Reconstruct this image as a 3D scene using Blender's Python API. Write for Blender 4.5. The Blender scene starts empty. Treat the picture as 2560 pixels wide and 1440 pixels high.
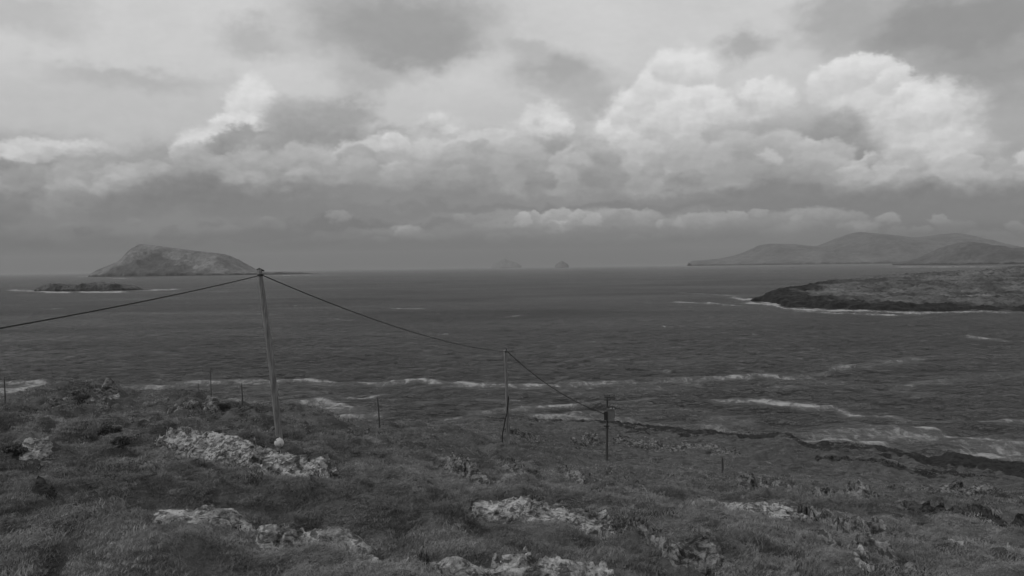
import bpy, math, random
import numpy as np
from mathutils import Matrix, Vector

# ------------------------------------------------------------------ camera
S = bpy.context.scene
COL = S.collection
F = 2217.0                       # focal length in photo pixels (2560 wide)
HZ = 40.0                        # eye height above the sea
PITCH = math.atan(54.5 / F)
ROLL = math.atan(0.0137)
r0 = np.array([1.0, 0, 0]); u0 = np.array([0, math.sin(PITCH), math.cos(PITCH)])
FW = np.array([0, math.cos(PITCH), -math.sin(PITCH)])
RT = math.cos(ROLL) * r0 - math.sin(ROLL) * u0
UP = math.sin(ROLL) * r0 + math.cos(ROLL) * u0
EYE = np.array([0.0, 0.0, HZ])

def ray(px, py):
    return RT * ((px - 1280.0) / F) + UP * ((720.0 - py) / F) + FW

def at(px, py, Y):
    """point seen at photo pixel (px, py) standing Y metres away"""
    d = ray(px, py)
    return EYE + d * (Y / d[1])

def sea_at(px, py):
    d = ray(px, py)
    return EYE + d * (-HZ / d[2])

cam = bpy.data.cameras.new('camera')
cam.sensor_width = 36.0
cam.lens = 36.0 * F / 2560.0
cam.clip_start = 0.1
cam.clip_end = 200000.0
camo = bpy.data.objects.new('camera', cam)
COL.objects.link(camo)
M = Matrix.Identity(4)
for i in range(3):
    M[i][0] = RT[i]; M[i][1] = UP[i]; M[i][2] = -FW[i]; M[i][3] = EYE[i]
camo.matrix_world = M
S.camera = camo

S.view_settings.view_transform = 'Standard'
S.view_settings.look = 'None'
S.view_settings.exposure = 0.0
S.view_settings.gamma = 1.0
S.render.engine = 'CYCLES'
S.cycles.use_denoising = True
S.cycles.max_bounces = 6
S.cycles.diffuse_bounces = 2
S.cycles.glossy_bounces = 2
S.cycles.volume_bounces = 1
S.cycles.transparent_max_bounces = 4

# ------------------------------------------------------------------ node helper
def lin(v):
    v = v / 255.0
    return v / 12.92 if v <= 0.04045 else ((v + 0.055) / 1.055) ** 2.4

class NB:
    def __init__(s, tree):
        s.t = tree; s.n = tree.nodes; s.l = tree.links
    def put(s, sock, v):
        if isinstance(v, bpy.types.NodeSocket):
            s.l.new(v, sock)
        else:
            if sock.type == 'RGBA' and isinstance(v, (int, float)):
                v = (v, v, v, 1)
            if sock.type == 'VECTOR' and isinstance(v, (int, float)):
                v = (v, v, v)
            sock.default_value = v
    def node(s, t, **kw):
        n = s.n.new(t)
        for k, v in kw.items():
            setattr(n, k, v)
        return n
    def m(s, op, a, b=0.0, c=None, clamp=False):
        n = s.node('ShaderNodeMath', operation=op, use_clamp=clamp)
        s.put(n.inputs[0], a); s.put(n.inputs[1], b)
        if c is not None: s.put(n.inputs[2], c)
        return n.outputs[0]
    def v(s, op, a, b=None, scale=None):
        n = s.node('ShaderNodeVectorMath', operation=op)
        s.put(n.inputs[0], a)
        if b is not None: s.put(n.inputs[1], b)
        if scale is not None: s.put(n.inputs['Scale'], scale)
        return n.outputs['Value' if op in ('LENGTH', 'DOT_PRODUCT', 'DISTANCE') else 'Vector']
    def rng(s, v, a, b, lo=0.0, hi=1.0, interp='SMOOTHSTEP'):
        n = s.node('ShaderNodeMapRange', interpolation_type=interp)
        s.put(n.inputs['Value'], v); s.put(n.inputs['From Min'], a); s.put(n.inputs['From Max'], b)
        s.put(n.inputs['To Min'], lo); s.put(n.inputs['To Max'], hi)
        return n.outputs['Result']
    def mix(s, f, a, b):
        n = s.node('ShaderNodeMix', data_type='FLOAT')
        s.put(n.inputs['Factor'], f); s.put(n.inputs['A'], a); s.put(n.inputs['B'], b)
        return n.outputs['Result']
    def noise(s, vec, scale, detail=2.0, rough=0.5, dist=0.0, dim='3D', color=False):
        n = s.node('ShaderNodeTexNoise', noise_dimensions=dim)
        s.put(n.inputs['Vector'], vec); n.inputs['Scale'].default_value = scale
        n.inputs['Detail'].default_value = detail; n.inputs['Roughness'].default_value = rough
        n.inputs['Distortion'].default_value = dist
        return n.outputs['Color' if color else 'Fac']
    def sep(s, v):
        n = s.node('ShaderNodeSeparateXYZ'); s.put(n.inputs[0], v); return n.outputs
    def comb(s, x, y, z):
        n = s.node('ShaderNodeCombineXYZ')
        for i, q in enumerate((x, y, z)): s.put(n.inputs[i], q)
        return n.outputs[0]

# ------------------------------------------------------------------ world: sky with clouds
SUN_EL, SUN_AZ = math.radians(38), math.radians(-105)    # azimuth from +Y towards +X: left, slightly behind
W = bpy.data.worlds.new('World'); S.world = W
W.use_nodes = True
W.node_tree.nodes.clear()
b = NB(W.node_tree)
K = F / 100.0                                            # one unit = 100 photo pixels of arc
gen = b.node('ShaderNodeTexCoord').outputs['Generated']
dx, dy, dz = b.sep(gen)[:3]
az = b.m('ARCTAN2', dx, dy)
el = b.m('ARCSINE', dz)
elp = b.m('MULTIPLY', el, F)                             # photo pixels above the horizon
P = b.comb(b.m('MULTIPLY', az, K), b.m('MULTIPLY', el, K), 0.0)
Pst = b.v('MULTIPLY', P, (1.0, 1.5, 1.0))
def cen(n, amp, ay=0.8):
    return b.v('MULTIPLY', b.v('SUBTRACT', n, (0.5, 0.5, 0.5)), (amp, amp * ay, 0.0))
wl = cen(b.noise(Pst, 0.55, 3, 0.5, color=True), 1.5)
wm = cen(b.noise(Pst, 1.9, 5, 0.6, color=True), 0.95)
wf = cen(b.noise(Pst, 5.2, 5, 0.65, color=True), 0.36)
Psoft = b.v('ADD', b.v('ADD', P, wl), wm)
Phard = b.v('ADD', b.v('ADD', P, b.v('SCALE', wl, scale=0.3)), b.v('ADD', b.v('SCALE', wm, scale=0.42), b.v('SCALE', wf, scale=0.8)))

def billow(vec):
    n = b.node('ShaderNodeTexVoronoi', feature='SMOOTH_F1', voronoi_dimensions='2D', normalize=True)
    n.inputs['Scale'].default_value = 1.25; n.inputs['Detail'].default_value = 2.0; n.inputs['Roughness'].default_value = 0.55
    n.inputs['Lacunarity'].default_value = 2.3; n.inputs['Smoothness'].default_value = 0.35
    b.l.new(vec, n.inputs['Vector'])
    return b.m('SUBTRACT', 1.0, n.outputs['Distance'])
Pb = b.v('ADD', b.v('ADD', Pst, b.v('SCALE', wl, scale=0.3)), b.v('SCALE', wf, scale=0.8))
BH = billow(Pb)
BE = b.m('MULTIPLY', b.m('SUBTRACT', BH, 0.62), -0.55)     # scalloped cloud edges

# clear sky high above the cloud (Nishita, seen in black and white) behind a bright veil
skyn = b.node('ShaderNodeTexSky', sky_type='NISHITA')
skyn.sun_disc = False
skyn.sun_elevation = SUN_EL
skyn.sun_rotation = SUN_AZ
bw = b.node('ShaderNodeRGBToBW'); b.l.new(skyn.outputs[0], bw.inputs[0])
ramp = b.node('ShaderNodeValToRGB')
stops = [(-60, 96), (0, 110), (60, 115), (120, 124), (190, 146), (270, 180), (360, 200), (480, 209), (660, 211), (1200, 204), (3400, 190)]
cr = ramp.color_ramp
cr.interpolation = 'EASE'
while len(cr.elements) < len(stops): cr.elements.new(0.5)
for e, (p, t) in zip(cr.elements, stops):
    e.position = (p + 60) / 3460.0
for e, (p, t) in zip(cr.elements, stops):
    e.color = (lin(t), lin(t), lin(t), 1)
b.l.new(b.rng(elp, -60, 3400, 0, 1, 'LINEAR'), ramp.inputs[0])
bw2 = b.node('ShaderNodeRGBToBW'); b.l.new(ramp.outputs[0], bw2.inputs[0])
L = b.mix(0.93, b.m('MULTIPLY', bw.outputs[0], 0.1), bw2.outputs[0])
# broken cloud everywhere (also outside the picture)
fb = b.noise(Pst, 0.33, 5, 0.55)
BASE = b.m('MULTIPLY', L, b.rng(fb, 0.3, 0.72, 1.03, 0.95))
hor = b.rng(elp, 20, 110, 1.0, 0.0)
low = b.rng(elp, -30, 0, 0.0, 1.0)

CLOUDS = []
def cloud(px, py, rx, ry, tone, soft=1.0, hard=False, alpha=1.0):
    """note a cloud mass standing in one direction of the sky: soft = width of its edge"""
    d = ray(px, py); d = d / np.linalg.norm(d)
    c = (math.atan2(d[0], d[1]) * K, math.asin(d[2]) * K, 0.0)
    reach = (1.15 + 0.3 * soft if hard else 1.0 + 0.5 * soft) / 100.0
    wob_ = 0.5 if hard else 0.8
    CLOUDS.append((c, rx, ry, tone, soft, hard, alpha, rx * reach + wob_, ry * reach + wob_))

def puff_group(hard):
    """one cloud mass as a node group: position in the sky, tone so far, cover so far -> tone, cover"""
    t = bpy.data.node_groups.new('cumulus_head' if hard else 'soft_cloud', 'ShaderNodeTree')
    names = [('pos', 'V'), ('tone', 'F'), ('cover', 'F'), ('edge', 'F'), ('scale', 'V'), ('shift', 'V'), ('outer', 'F'), ('inner', 'F'), ('alpha', 'F'), ('foot_tone', 'F'), ('top_tone', 'F')]
    for nm, ty in names:
        t.interface.new_socket(nm, in_out='INPUT', socket_type='NodeSocketVector' if ty == 'V' else 'NodeSocketFloat')
    for nm in ('tone', 'cover'): t.interface.new_socket(nm, in_out='OUTPUT', socket_type='NodeSocketFloat')
    gi = t.nodes.new('NodeGroupInput'); go = t.nodes.new('NodeGroupOutput')
    g = NB(t); o = gi.outputs
    # the tiny share of the tone only makes the clouds compile one after the other (shader stack)
    n = g.node('ShaderNodeVectorMath', operation='MULTIPLY_ADD')
    g.put(n.inputs[0], g.v('SCALE', o['pos'], scale=g.m('MULTIPLY_ADD', o['tone'], 1e-7, 1.0)))
    g.put(n.inputs[1], o['scale']); g.put(n.inputs[2], o['shift'])
    q = n.outputs['Vector']; r = g.v('LENGTH', q)
    if hard:
        mk = g.rng(g.m('ADD', r, o['edge']), o['outer'], o['inner'], 0.0, o['alpha'])
        hv = g.v('DOT_PRODUCT', q, (0, 1.0, 0))                        # -1 foot .. +1 top of this cloud
        mk = g.m('MULTIPLY', mk, g.rng(hv, -1.0, -0.05, 0.0, 1.0))
        t.links.new(g.m('MAXIMUM', o['cover'], mk), go.inputs[1])
        t.links.new(g.mix(mk, o['tone'], g.rng(hv, -0.9, 0.7, o['foot_tone'], o['top_tone'], 'LINEAR')), go.inputs[0])
    else:
        mk = g.rng(r, o['outer'], o['inner'], 0.0, o['alpha'])
        t.links.new(g.mix(mk, o['tone'], o['top_tone']), go.inputs[0]); t.links.new(o['cover'], go.inputs[1])
    return t
PUFF = {True: puff_group(True), False: puff_group(False)}
def add_cloud(g, L, COV, cl, Ph, Ps, be):
    (cx_, cy_, _), rx, ry, tone, soft, hard, alpha = cl[:7]
    fx, fy = 100.0 / rx, 100.0 / ry
    if hard: soft *= 0.85
    n = g.node('ShaderNodeGroup'); n.node_tree = PUFF[hard]; i = n.inputs
    for k, v_ in (('pos', Ph if hard else Ps), ('tone', L), ('cover', COV), ('edge', be), ('scale', (fx, fy, 0)), ('shift', (-cx_ * fx, -cy_ * fy, 0)), ('outer', 1.0 + 0.5 * soft),
                  ('inner', max(0.0, 1.0 - 0.5 * soft)), ('alpha', alpha), ('foot_tone', lin(tone * 0.87)), ('top_tone', lin(min(225, tone * 1.035)) if hard else lin(tone))):
        g.put(i[k], v_)
    return n.outputs[0], n.outputs[1]

# --- big soft background banks
cloud(1280, 470, 2600, 90, 152, 1.6, alpha=0.55)
cloud(2300, 430, 500, 140, 165, 1.4, alpha=0.7)
cloud(520, 480, 620, 100, 146, 1.3, alpha=0.8)
cloud(1250, 440, 460, 100, 172, 1.3, alpha=0.7)
cloud(1680, 430, 330, 130, 180, 1.3, alpha=0.7)
# --- high dark patches
for a in [(1000, 60, 230, 95, 160, 1.2), (1060, 110, 110, 45, 158, 1.3), (625, 105, 75, 32, 184, 1.4), (320, 185, 170, 26, 182, 1.4),
          (885, 262, 62, 32, 166, 1.2), (930, 192, 90, 32, 180, 1.4), (1400, 188, 110, 55, 170, 1.3), (1490, 240, 110, 42, 180, 1.4),
          (1312, 130, 60, 30, 184, 1.4), (1880, 112, 65, 34, 174, 1.3), (2400, 70, 260, 100, 150, 1.2), (2100, 40, 90, 60, 172, 1.3),
          (2490, 215, 210, 58, 156, 1.2), (2440, 335, 95, 28, 160, 1.3), (140, 292, 45, 30, 180, 1.3), (2420, 290, 160, 60, 172, 1.4),
          (60, 40, 120, 40, 190, 1.4), (200, 270, 300, 60, 194, 1.4)]:
    cloud(*a)
# --- far bright towers
for a in [(632, 285, 56, 82, 220, 0.6), (600, 335, 70, 50, 216, 0.5), (500, 368, 58, 46, 206, 0.5),
          (1100, 345, 62, 68, 196, 0.7), (1175, 375, 60, 44, 200, 0.7), (1362, 312, 62, 46, 210, 0.6), (1290, 350, 60, 40, 196, 0.8),
          (1700, 205, 82, 88, 221, 0.5), (1650, 270, 120, 62, 218, 0.5), (1760, 285, 150, 56, 216, 0.6), (1640, 345, 170, 70, 206, 0.8),
          (1900, 245, 90, 44, 205, 0.7), (1560, 395, 130, 70, 192, 0.9),
          (2140, 205, 92, 58, 221, 0.5), (2200, 260, 120, 56, 214, 0.6), (2290, 300, 130, 80, 209, 0.8), (2330, 380, 120, 60, 204, 0.7),
          (60, 392, 56, 32, 208, 0.6), (170, 384, 130, 30, 200, 0.7), (190, 470, 110, 34, 186, 0.8), (90, 440, 70, 26, 196, 0.7)]:
    cloud(*a[:6], hard=True)
# --- grey cumulus in front of them
for a in [(790, 335, 110, 70, 156, 0.9, 0.9), (720, 290, 60, 40, 172, 1.0, 0.8), (600, 380, 62, 58, 158, 0.45, 1), (668, 372, 56, 46, 156, 0.5, 1),
          (520, 430, 140, 62, 156, 0.6, 1), (640, 440, 150, 80, 152, 0.7, 1), (330, 430, 180, 50, 158, 0.8, 0.9), (40, 470, 110, 62, 140, 0.5, 1), (100, 520, 120, 40, 132, 0.9, 1),
          (975, 350, 46, 42, 162, 0.8, 0.9), (930, 410, 120, 44, 178, 1.0, 0.8), (770, 420, 80, 60, 178, 0.8, 0.9), (1060, 440, 160, 50, 168, 1.0, 0.9),
          (1420, 390, 90, 60, 156, 1.0, 0.9), (1380, 425, 80, 34, 146, 0.9, 0.9), (1220, 430, 120, 50, 166, 1.0, 0.8),
          (1900, 355, 150, 46, 163, 1.1, 0.8), (2040, 385, 130, 50, 150, 0.9, 0.9), (2090, 320, 70, 40, 160, 1.0, 0.9), (1860, 430, 160, 46, 160, 1.0, 0.9),
          (2200, 440, 90, 44, 164, 0.5, 1), (2270, 425, 70, 50, 188, 0.5, 1), (2392, 400, 50, 40, 202, 0.5, 1), (2480, 440, 160, 60, 164, 0.9, 0.9),
          (2000, 430, 150, 36, 156, 0.8, 0.9), (1640, 450, 150, 50, 168, 1.0, 0.8), (1470, 450, 90, 40, 158, 0.9, 0.8)]:
    cloud(*a[:6], hard=True, alpha=a[6])
# --- the small cauliflower heads along their tops
rp = random.Random(5)
def heads(pts, r, tone, soft=0.5, alpha=0.95):
    for x_, y_ in pts:
        q_ = r * rp.uniform(0.75, 1.3)
        cloud(x_, y_ + q_ * 0.7, q_ * 1.15, q_, tone * rp.uniform(0.97, 1.02), soft, True, alpha)
heads([(465, 362), (490, 345), (520, 336)], 26, 207)
heads([(20, 392), (50, 380), (95, 370), (135, 364)], 20, 206, 0.7)
heads([(450, 402), (486, 388), (522, 380), (560, 352), (592, 336), (622, 362), (660, 346), (694, 358), (735, 378), (775, 402)], 34, 158)
heads([(600, 398), (650, 392), (540, 410)], 40, 164)
heads([(12, 420), (46, 428), (84, 462), (112, 492)], 34, 142)
heads([(150, 470), (190, 465), (225, 478)], 24, 176, 0.7)
heads([(760, 430), (800, 452), (830, 440)], 34, 172, 0.7)
heads([(940, 362), (970, 330), (992, 328)], 26, 178, 0.7)
heads([(1068, 305), (1098, 293), (1125, 312), (1165, 365), (1190, 356)], 25, 202, 0.6)
heads([(1332, 302), (1362, 290), (1396, 302), (1280, 340)], 26, 211, 0.5)
heads([(1400, 400), (1440, 385), (1360, 415)], 26, 160, 0.6)
heads([(1532, 300), (1566, 270), (1602, 245), (1632, 195), (1664, 160), (1702, 143), (1740, 168), (1766, 220), (1800, 250), (1882, 216), (1915, 210), (1945, 228)], 34, 219)
heads([(1560, 400), (1600, 385), (1650, 420), (1690, 380), (1500, 380)], 40, 196, 0.9, 0.7)
heads([(2086, 190), (2114, 166), (2152, 154), (2192, 160), (2232, 188), (2280, 224), (2312, 252)], 36, 219)
heads([(2142, 398), (2172, 384), (2240, 392), (2290, 402), (2322, 425)], 26, 192)
heads([(2190, 398), (2215, 408)], 26, 166)
heads([(2368, 390), (2396, 378), (2424, 394)], 22, 205)
heads([(1900, 448), (1934, 430), (1968, 420), (2010, 418), (1800, 478), (1834, 466)], 26, 168)
bank = []
for i in range(64):
    x_ = -120 + 2800 * (i + rp.uniform(0.1, 0.9)) / 64
    for lay in range(3):
        top = np.interp(x_, [0, 250, 450, 700, 900, 1100, 1350, 1550, 1750, 1950, 2150, 2350, 2560], [440, 440, 410, 380, 370, 365, 365, 350, 340, 350, 400, 410, 400])
        y_ = top + (18, 55, 92)[lay] + rp.uniform(-24, 26)
        if rp.random() < 0.25: continue
        r_ = rp.uniform(20, 46)
        t_ = np.interp(y_ - top, [0, 50, 110], [198, 178, 154]) * rp.uniform(0.90, 1.08) * np.interp(x_, [0, 450, 800, 1300, 2560], [0.90, 0.90, 1.0, 1.0, 1.0])
        bank.append((y_, x_, r_, t_))
for y_, x_, r_, t_ in sorted(bank):
    cloud(x_, y_, r_ * 1.35, r_, t_, 0.5, True, rp.uniform(0.6, 0.95))
# --- dark flat bases
for a in [(580, 500, 330, 44, 124, 1.2, 0.9), (840, 572, 300, 28, 112, 1.2, 0.9), (1150, 500, 330, 30, 136, 1.3, 0.9), (2250, 515, 520, 46, 122, 1.2, 0.9),
          (1750, 505, 330, 30, 130, 1.3, 0.8), (250, 600, 420, 20, 110, 1.3, 0.8), (150, 555, 260, 40, 128, 1.3, 0.8), (2450, 580, 260, 34, 112, 1.3, 0.8),
          (1250, 530, 500, 14, 122, 1.2, 0.7)]:
    cloud(*a[:6], alpha=a[6])
# --- low far row of cumulus under the bases
for a in [(1420, 552, 76, 26, 172, 0.5, 1), (1400, 570, 40, 18, 176, 0.5, 1), (1300, 568, 80, 20, 148, 0.7, 1), (1550, 546, 96, 20, 158, 0.5, 1), (1560, 575, 130, 24, 138, 0.7, 1),
          (1700, 562, 56, 20, 150, 0.5, 1), (1770, 552, 44, 18, 156, 0.5, 1), (1730, 588, 160, 22, 132, 0.8, 1), (1900, 536, 24, 12, 152, 0.5, 1), (2020, 550, 96, 24, 150, 0.6, 1),
          (1880, 570, 100, 24, 138, 0.7, 1), (2000, 575, 60, 18, 146, 0.6, 1), (1020, 576, 44, 18, 150, 0.5, 1), (970, 590, 120, 20, 132, 0.8, 1), (2152, 572, 40, 16, 150, 0.6, 1),
          (1200, 590, 160, 22, 132, 0.8, 1)]:
    cloud(*a[:6], hard=True, alpha=a[6])
heads([(1310, 542), (1342, 530), (1378, 536), (1404, 524), (1442, 530), (1484, 542)], 15, 174, 0.5)
heads([(1522, 532), (1560, 526), (1602, 536), (1652, 554), (1692, 550), (1732, 544), (1770, 540)], 15, 160, 0.5)
heads([(1900, 532), (1992, 546), (2034, 536), (2150, 566), (1010, 566), (1035, 570)], 13, 158, 0.5)
for i in range(60):
    x_ = -100 + 2760 * (i + rp.uniform(0.1, 0.9)) / 60
    y_ = rp.uniform(545, 612); r_ = rp.uniform(9, 18)
    cloud(x_, y_, r_ * 2.0, r_, np.interp(y_, [545, 612], [146, 126]) * rp.uniform(0.94, 1.08) * np.interp(x_, [0, 700, 1000], [0.9, 0.9, 1.03]), 0.5, True, rp.uniform(0.5, 0.9))
# light on the billows, fine mottling, veil thickening to the horizon
emb = b.m('SUBTRACT', BH, billow(b.v('ADD', Pb, (-0.10, 0.15, 0.0))))      # sunlit flank minus shaded flank of every billow
ebw = b.m('MULTIPLY', b.m('MULTIPLY', b.rng(elp, 50, 170, 0.25, 1.0), b.rng(elp, 330, 520, 1.0, 0.35)), emb)
fine = b.rng(b.noise(Pst, 2.6, 6, 0.6), 0.25, 0.75, 0.97, 1.03, 'LINEAR')
def finish(L):
    L = b.mix(b.m('MULTIPLY', hor, 0.80), L, lin(90))
    L = b.mix(low, 0.08, L)
    bg = b.node('ShaderNodeBackground')
    b.l.new(b.m('MULTIPLY', L, 10.0), bg.inputs['Color'])
    bg.inputs['Strength'].default_value = 0.1
    return bg.outputs[0]
def cell(x0, x1, y0, y1):
    t = bpy.data.node_groups.new('sky_patch', 'ShaderNodeTree')
    for nm, ty in (('hard', 'NodeSocketVector'), ('soft', 'NodeSocketVector'), ('edge', 'NodeSocketFloat'), ('base', 'NodeSocketFloat'), ('light', 'NodeSocketFloat')):
        t.interface.new_socket(nm, in_out='INPUT', socket_type=ty)
    t.interface.new_socket('tone', in_out='OUTPUT', socket_type='NodeSocketFloat')
    gi = t.nodes.new('NodeGroupInput'); go = t.nodes.new('NodeGroupOutput')
    g = NB(t)
    Ph, Ps, be, L, lt = gi.outputs[:5]
    # a hair's breadth of shift of its own keeps every patch's nodes apart when the shader is compiled
    uq = 1e-5 * (len(bpy.data.node_groups) + 1)
    Ph = g.v('ADD', Ph, (uq, 0, 0)); Ps = g.v('ADD', Ps, (uq, 0, 0)); be = g.m('ADD', be, uq)
    COV = 0.0
    for cl in CLOUDS:
        (cx_, cy_, _), wx, wy = cl[0], cl[7], cl[8]
        if cx_ + wx < x0 or cx_ - wx > x1 or cy_ + wy < y0 or cy_ - wy > y1: continue
        L, COV = add_cloud(g, L, COV, cl, Ph, Ps, be)
    L = g.m('MULTIPLY', L, g.m('ADD', 1.0, g.m('MULTIPLY', lt, g.m('MULTIPLY_ADD', COV, 0.34, 0.05))))
    t.links.new(L, go.inputs[0])
    n = b.node('ShaderNodeGroup'); n.node_tree = t
    for k, v_ in enumerate((Phard, Psoft, BE, BASE, ebw)): b.l.new(v_, n.inputs[k])
    return finish(b.m('MULTIPLY', n.outputs[0], fine))
PX_, PY_ = b.m('MULTIPLY', az, K), b.m('MULTIPLY', el, K)
def mixsh(f, A, B):
    n = b.node('ShaderNodeMixShader'); b.put(n.inputs[0], f); b.l.new(A, n.inputs[1]); b.l.new(B, n.inputs[2])
    return n.outputs[0]
XE = list(np.linspace(-13.0, 13.0, 11)); YE = [-0.6, 1.3, 2.5, 3.7, 7.8]
def tree(i0, i1, j0, j1):
    """each patch of sky only works through the clouds that reach it"""
    if i1 - i0 == 1 and j1 - j0 == 1: return cell(XE[i0], XE[i1], YE[j0], YE[j1])
    if i1 - i0 > 1:
        k = (i0 + i1) // 2
        return mixsh(b.m('GREATER_THAN', PX_, XE[k]), tree(i0, k, j0, j1), tree(k, i1, j0, j1))
    k = (j0 + j1) // 2
    return mixsh(b.m('GREATER_THAN', PY_, YE[k]), tree(i0, i1, j0, k), tree(i0, i1, k, j1))
inside = b.m('MULTIPLY', b.m('LESS_THAN', b.m('ABSOLUTE', PX_), XE[-1]), b.m('MULTIPLY', b.m('GREATER_THAN', PY_, YE[0]), b.m('LESS_THAN', PY_, YE[-1])))
wo = b.node('ShaderNodeOutputWorld')
b.l.new(mixsh(inside, finish(BASE), tree(0, len(XE) - 1, 0, len(YE) - 1)), wo.inputs[0])
W.cycles.sampling_method = 'MANUAL'
W.cycles.sample_map_resolution = 512

sun = bpy.data.lights.new('sun', 'SUN')
sun.energy = 1.1
sun.angle = math.radians(12)
sun.color = (1, 1, 1)
suno = bpy.data.objects.new('sun', sun); COL.objects.link(suno)
sd = Vector((math.cos(SUN_EL) * math.sin(SUN_AZ), math.cos(SUN_EL) * math.cos(SUN_AZ), math.sin(SUN_EL)))
suno.rotation_euler = (-sd).to_track_quat('-Z', 'Y').to_euler()
suno.location = (-60, -20, 120)

# ------------------------------------------------------------------ numpy noise
rs = np.random.RandomState(7)
PERM = rs.permutation(1024); GR = rs.uniform(0, 2 * np.pi, 1024)
GX, GY = np.cos(GR), np.sin(GR)
def perlin(x, y):
    xi = np.floor(x).astype(np.int64); yi = np.floor(y).astype(np.int64)
    fx = x - xi; fy = y - yi
    ux = fx * fx * fx * (fx * (fx * 6 - 15) + 10); uy = fy * fy * fy * (fy * (fy * 6 - 15) + 10)
    def g(a, c, ox, oy):
        h = PERM[(PERM[a & 1023] + c) & 1023]
        return GX[h] * ox + GY[h] * oy
    n00 = g(xi, yi, fx, fy); n10 = g(xi + 1, yi, fx - 1, fy)
    n01 = g(xi, yi + 1, fx, fy - 1); n11 = g(xi + 1, yi + 1, fx - 1, fy - 1)
    a = n00 + ux * (n10 - n00); c = n01 + ux * (n11 - n01)
    return (a + uy * (c - a)) * 1.5
def fbm(x, y, o=4, g=0.5, lac=2.03):
    t = 0; a = 1.0
    for i in range(o):
        t = t + a * perlin(x + 17.3 * i, y - 9.1 * i); x = x * lac; y = y * lac; a *= g
    return t
def ridged(x, y, o=4, g=0.5):
    t = 0; a = 1.0
    for i in range(o):
        t = t + a * (1 - 2 * np.abs(perlin(x + 31.7 * i, y + 11.9 * i))); x = x * 2.1; y = y * 2.1; a *= g
    return t
def sst(x, a, c):
    t = np.clip((x - a) / (c - a), 0, 1); return t * t * (3 - 2 * t)

def cellrand(u, v, k=0):
    i = np.floor(u).astype(np.int64); j = np.floor(v).astype(np.int64)
    return PERM[(PERM[(i + 37 * k) & 1023] + j) & 1023] / 1023.0
class TPS:
    def __init__(s, pts, z, smooth=0.0):
        s.p = np.asarray(pts, float); n = len(s.p)
        s.sc = 1.0 / 100.0
        p = s.p * s.sc
        A = np.zeros((n + 3, n + 3)); A[:n, :n] = s.k(p[:, None, :] - p[None, :, :]) + np.eye(n) * smooth
        A[:n, n] = 1; A[:n, n + 1:] = p; A[n, :n] = 1; A[n + 1:, :n] = p.T
        s.w = np.linalg.solve(A, np.concatenate([np.asarray(z, float), np.zeros(3)]))
        s.pp = p
    @staticmethod
    def k(d):
        r2 = (d ** 2).sum(-1); return np.where(r2 > 1e-12, 0.5 * r2 * np.log(np.maximum(r2, 1e-12)), 0)
    def __call__(s, x, y):
        sh = x.shape; q = np.stack([x.ravel(), y.ravel()], -1) * s.sc
        out = np.empty(len(q)); n = len(s.pp)
        for i in range(0, len(q), 100000):
            qq = q[i:i + 100000]
            out[i:i + 100000] = s.k(qq[:, None, :] - s.pp[None]) @ s.w[:n] + s.w[n] + qq @ s.w[n + 1:]
        return out.reshape(sh)

# ------------------------------------------------------------------ mesh helpers
def mesh_np(name, V, Fq, smooth=True):
    """V (n,3) array, Fq (m,4) or (m,3) index array"""
    me = bpy.data.meshes.new(name)
    V = np.ascontiguousarray(V, np.float32); Fq = np.ascontiguousarray(Fq, np.int32)
    k = Fq.shape[1]
    me.vertices.add(len(V)); me.vertices.foreach_set('co', V.ravel())
    me.loops.add(Fq.size); me.loops.foreach_set('vertex_index', Fq.ravel())
    me.polygons.add(len(Fq)); me.polygons.foreach_set('loop_start', np.arange(0, Fq.size, k, dtype=np.int32))
    me.polygons.foreach_set('use_smooth', np.full(len(Fq), smooth, dtype=bool))
    me.update(calc_edges=True); me.validate()
    return me
def grid_faces(n, m, keep=None):
    i = np.arange(n * m).reshape(n, m)
    f = np.stack([i[:-1, :-1], i[:-1, 1:], i[1:, 1:], i[1:, :-1]], -1)
    if keep is not None:
        k = keep[:-1, :-1] | keep[:-1, 1:] | keep[1:, 1:] | keep[1:, :-1]
        return f[k]
    return f.reshape(-1, 4)
def compact(V, Fq):
    u, inv = np.unique(Fq.ravel(), return_inverse=True)
    return V[u], inv.reshape(Fq.shape), u
def link(name, me, mat=None, parent=None, loc=None):
    o = bpy.data.objects.new(name, me); COL.objects.link(o)
    if mat is not None: me.materials.append(mat)
    if parent is not None: o.parent = parent
    if loc is not None: o.location = loc
    return o
def tag(o, label=None, cat=None, group=None, kind=None):
    if label: o['label'] = label
    if cat: o['category'] = cat
    if group: o['group'] = group
    if kind: o['kind'] = kind
    return o
def thing(name, loc, label, cat, group=None):
    o = bpy.data.objects.new(name, None); COL.objects.link(o); o.location = loc
    o.empty_display_size = 0.2
    return tag(o, label, cat, group)
def attr(me, name, arr):
    a = me.attributes.new(name, 'FLOAT', 'POINT'); a.data.foreach_set('value', np.ascontiguousarray(arr, np.float32).ravel())
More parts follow.
